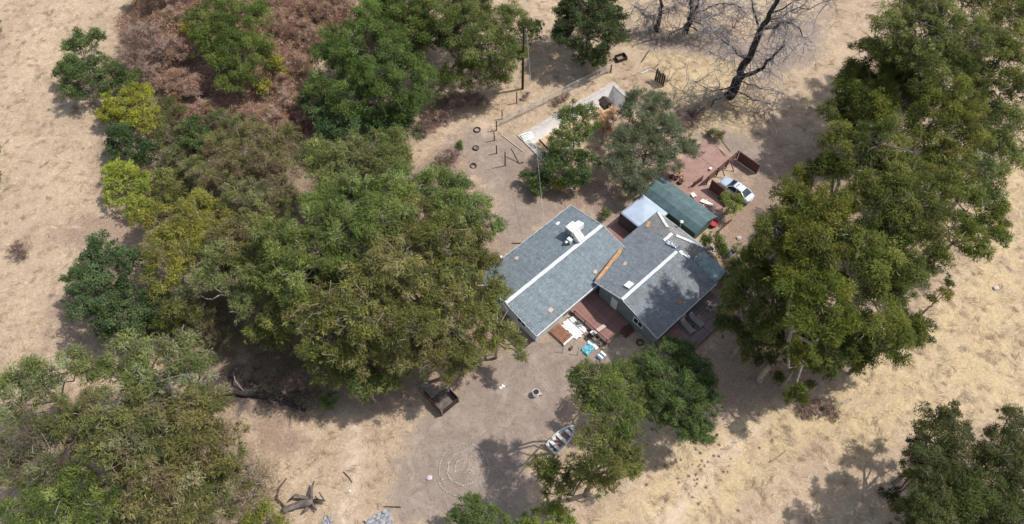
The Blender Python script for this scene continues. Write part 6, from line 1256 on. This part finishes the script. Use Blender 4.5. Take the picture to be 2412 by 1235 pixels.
# --- boat
def boat():
    a, b = gat(1297, 1062), gat(1352, 1008); d = b - a; rz = math.atan2(d[1], d[0]); L = float(np.hypot(d[0], d[1])); t = thing('rowing_boat', 'small pale aluminium rowing boat with three benches lying beside the olive green tree', 'boat', tuple(a), rz)
    n = 14; prof = []
    for i in range(n + 1):
        s = i / n; w = .78 * (1 - max(0, (s - .42) / .58) ** 2.2) * (0.94 + .06 * min(1, s * 4)); prof.append((s * L, max(w, .02), .55 + .16 * max(0, s - .5) ** 1.5 * 2, .06 + .25 * max(0, (s - .8) / .2) ** 2))
    V = []; F = []
    for x, w, zt, zb in prof: V += [(x, -w, zt), (x, -w * .92, zt * .5), (x, -w * .6, zb), (x, 0, zb - .02), (x, w * .6, zb), (x, w * .92, zt * .5), (x, w, zt)]
    for i in range(n):
        for k in range(6): F.append((i * 7 + k, (i + 1) * 7 + k, (i + 1) * 7 + k + 1, i * 7 + k + 1))
    F.append((0, 1, 2, 3, 4, 5, 6))
    m = MB(); m.add(V, F); m.build('hull', M['alu'], t, solid=.035)
    gl = MB(); 
    for s in (-1, 1): gl.tube([(x, s * (w + .01), zt + .01) for x, w, zt, zb in prof], .04, 6)
    gl.tube([(0, -.74, .56), (0, .74, .56)], .045, 6); gl.build('gunwale', M['white_roofcap'], t)
    fl = MB(); fl.add([(x, s * w * .58, zb + .05) for x, w, zt, zb in prof[:12] for s in (-1, 1)], [(2 * i, 2 * i + 2, 2 * i + 3, 2 * i + 1) for i in range(11)]); fl.build('floor', M['boat_in'], t)
    for s, dd in ((.13, .0), (.42, .0), (.70, 0)):
        x = s * L; w = np.interp(x, [p[0] for p in prof], [p[1] for p in prof]) - .05; MB().b(x, x + .34, -w, w, .34, .40).build('bench', M['boat_seat'], t); MB().b(x + .03, x + .31, -w * .7, w * .7, .06, .338).build('bench_box', M['boat_seat'], t)
    dk_ = MB(); q = prof[12:]; dk_.add([(x, s * w * .97, zt - .02) for x, w, zt, zb in q for s in (-1, 1)], [(2 * i, 2 * i + 2, 2 * i + 3, 2 * i + 1) for i in range(len(q) - 1)]); dk_.build('bow_deck', M['alu'], t)
    lt = random.Random(4); lm = MB()
    for k in range(120): lm.box((L * lt.uniform(.2, .68), lt.uniform(-.4, .4), .12 + lt.uniform(0, .04)), (.1, .05, .01), lt.uniform(0, 3), ('X', lt.uniform(-.4, .4)))
    lm.build('leaf_litter', M['terracotta'], t)['kind'] = 'stuff'
boat()
# --- stone rings
def stone_mesh(seed):
    r = random.Random(seed); m = MB(); V = []; 
    for j, (z, q) in enumerate(((-.4, .6), (0, 1), (.5, .8))):
        for k in range(6): a = k * PI / 3 + r.uniform(-.2, .2); f = q * r.uniform(.8, 1.15); V.append((.17 * f * math.cos(a), .11 * f * math.sin(a), .1 * z))
    V += [(0, 0, .085)]; F = [(j * 6 + k, j * 6 + (k + 1) % 6, (j + 1) * 6 + (k + 1) % 6, (j + 1) * 6 + k) for j in range(2) for k in range(6)] + [(12 + k, 12 + (k + 1) % 6, 18) for k in range(6)]
    return m.add(V, F)
protos = []
for s in range(4):
    o_ = stone_mesh(s).build('stone', M['stone']); protos.append(o_)
cen = at(1093, 1103); rs_ = random.Random(11); used = [False] * 4
def ring(rad, a0, a1, step, lab, grp, drop=.06, dc=(0, 0), wob=.05):
    n = int(abs(a1 - a0) * rad / step)
    for i in range(n):
        if rs_.random() < drop: continue
        a = a0 + (a1 - a0) * (i + rs_.uniform(-.15, .15)) / n; rr_ = rad + rs_.gauss(0, wob); X, Y = cen[0] + dc[0] + rr_ * math.cos(a), cen[1] + dc[1] + rr_ * math.sin(a); k = rs_.randrange(4)
        if used[k]: c = protos[k].copy(); COL.objects.link(c)
        else: c = protos[k]; used[k] = True
        s = rs_.uniform(.6, 1.1); c.scale = (s, s * rs_.uniform(.8, 1.2), s); c.location = (X, Y, gz1(X, Y) + .03); c.rotation_euler = (0, 0, a + PI / 2 + rs_.uniform(-.4, .4)); tag(c, lab, 'stone', grp)
ring(2.55, R(222), R(-52), .29, 'small pale stone in the outer ring laid on the dirt yard', 'stones of the outer ring')
ring(1.72, R(190), R(20), .26, 'small pale stone in the upper half of the middle stone ring', 'stones of the upper middle ring', .05); ring(1.75, R(190), R(318), .26, 'small pale stone in the lower half of the middle stone ring', 'stones of the lower middle ring', .05)
ring(.95, R(200), R(60), .28, 'small pale stone in the broken innermost stone ring', 'stones of the inner ring', .15); ring(.62, R(210), R(390), .30, 'pale stone at the very middle of the stone rings', 'stones of the centre', .1, (.25, .0))
ring(2.95, R(214), R(268), .27, 'small pale stone in the short arc outside the lower left of the rings', 'stones of the outer arc', .0)
def rock(label, u, v, s, mat='rock', seed=1):
    g = gat(u, v, 0); r = random.Random(seed); t = stone_mesh(seed + 40); t.v = [(x * s * 5, y * s * 6, max(-.05, z * s * 4)) for x, y, z in t.v]; o_ = t.build('rock', M[mat]); o_.location = (g[0], g[1], g[2] + .1); o_.rotation_euler = (0, 0, r.uniform(0, 3)); return tag(o_, label, 'rock')
rock('single larger pinkish white rock left of the stone rings', 1012, 1126, .42); rock('pale rock at the sunny gap right of the green shed', 1740, 562, .5, 'concrete', 2); rock('tiny white rock on the straw below the thin dark stick', 824, 1157, .16, 'white', 3); rock('pale stone patch in the golden field at the right edge', 2345, 680, .5, 'rock', 4)
g = gat(895, 1230, 0); gs = thing('sheet_pile', 'pale grey sheet draped over scrap at the bottom edge', 'sheet', tuple(g), .5); crumple('sheet', 'grey_sheet', (0, 0, .1), 2.6, 1.5, .35, 31, gs, n=10)
MB().bar((.9, 1.2, .1), (2.4, .3, .15), .1).build('pole', M['dark_wood'], gs)
g = gat(772, 1228, 0); gs = thing('sheet_pile', 'small grey heap at the bottom edge, between logs and the larger grey sheet', 'sheet', tuple(g), 1.2); crumple('sheet', 'grey_sheet', (0, 0, .0), .9, .8, .3, 32, gs, n=7)
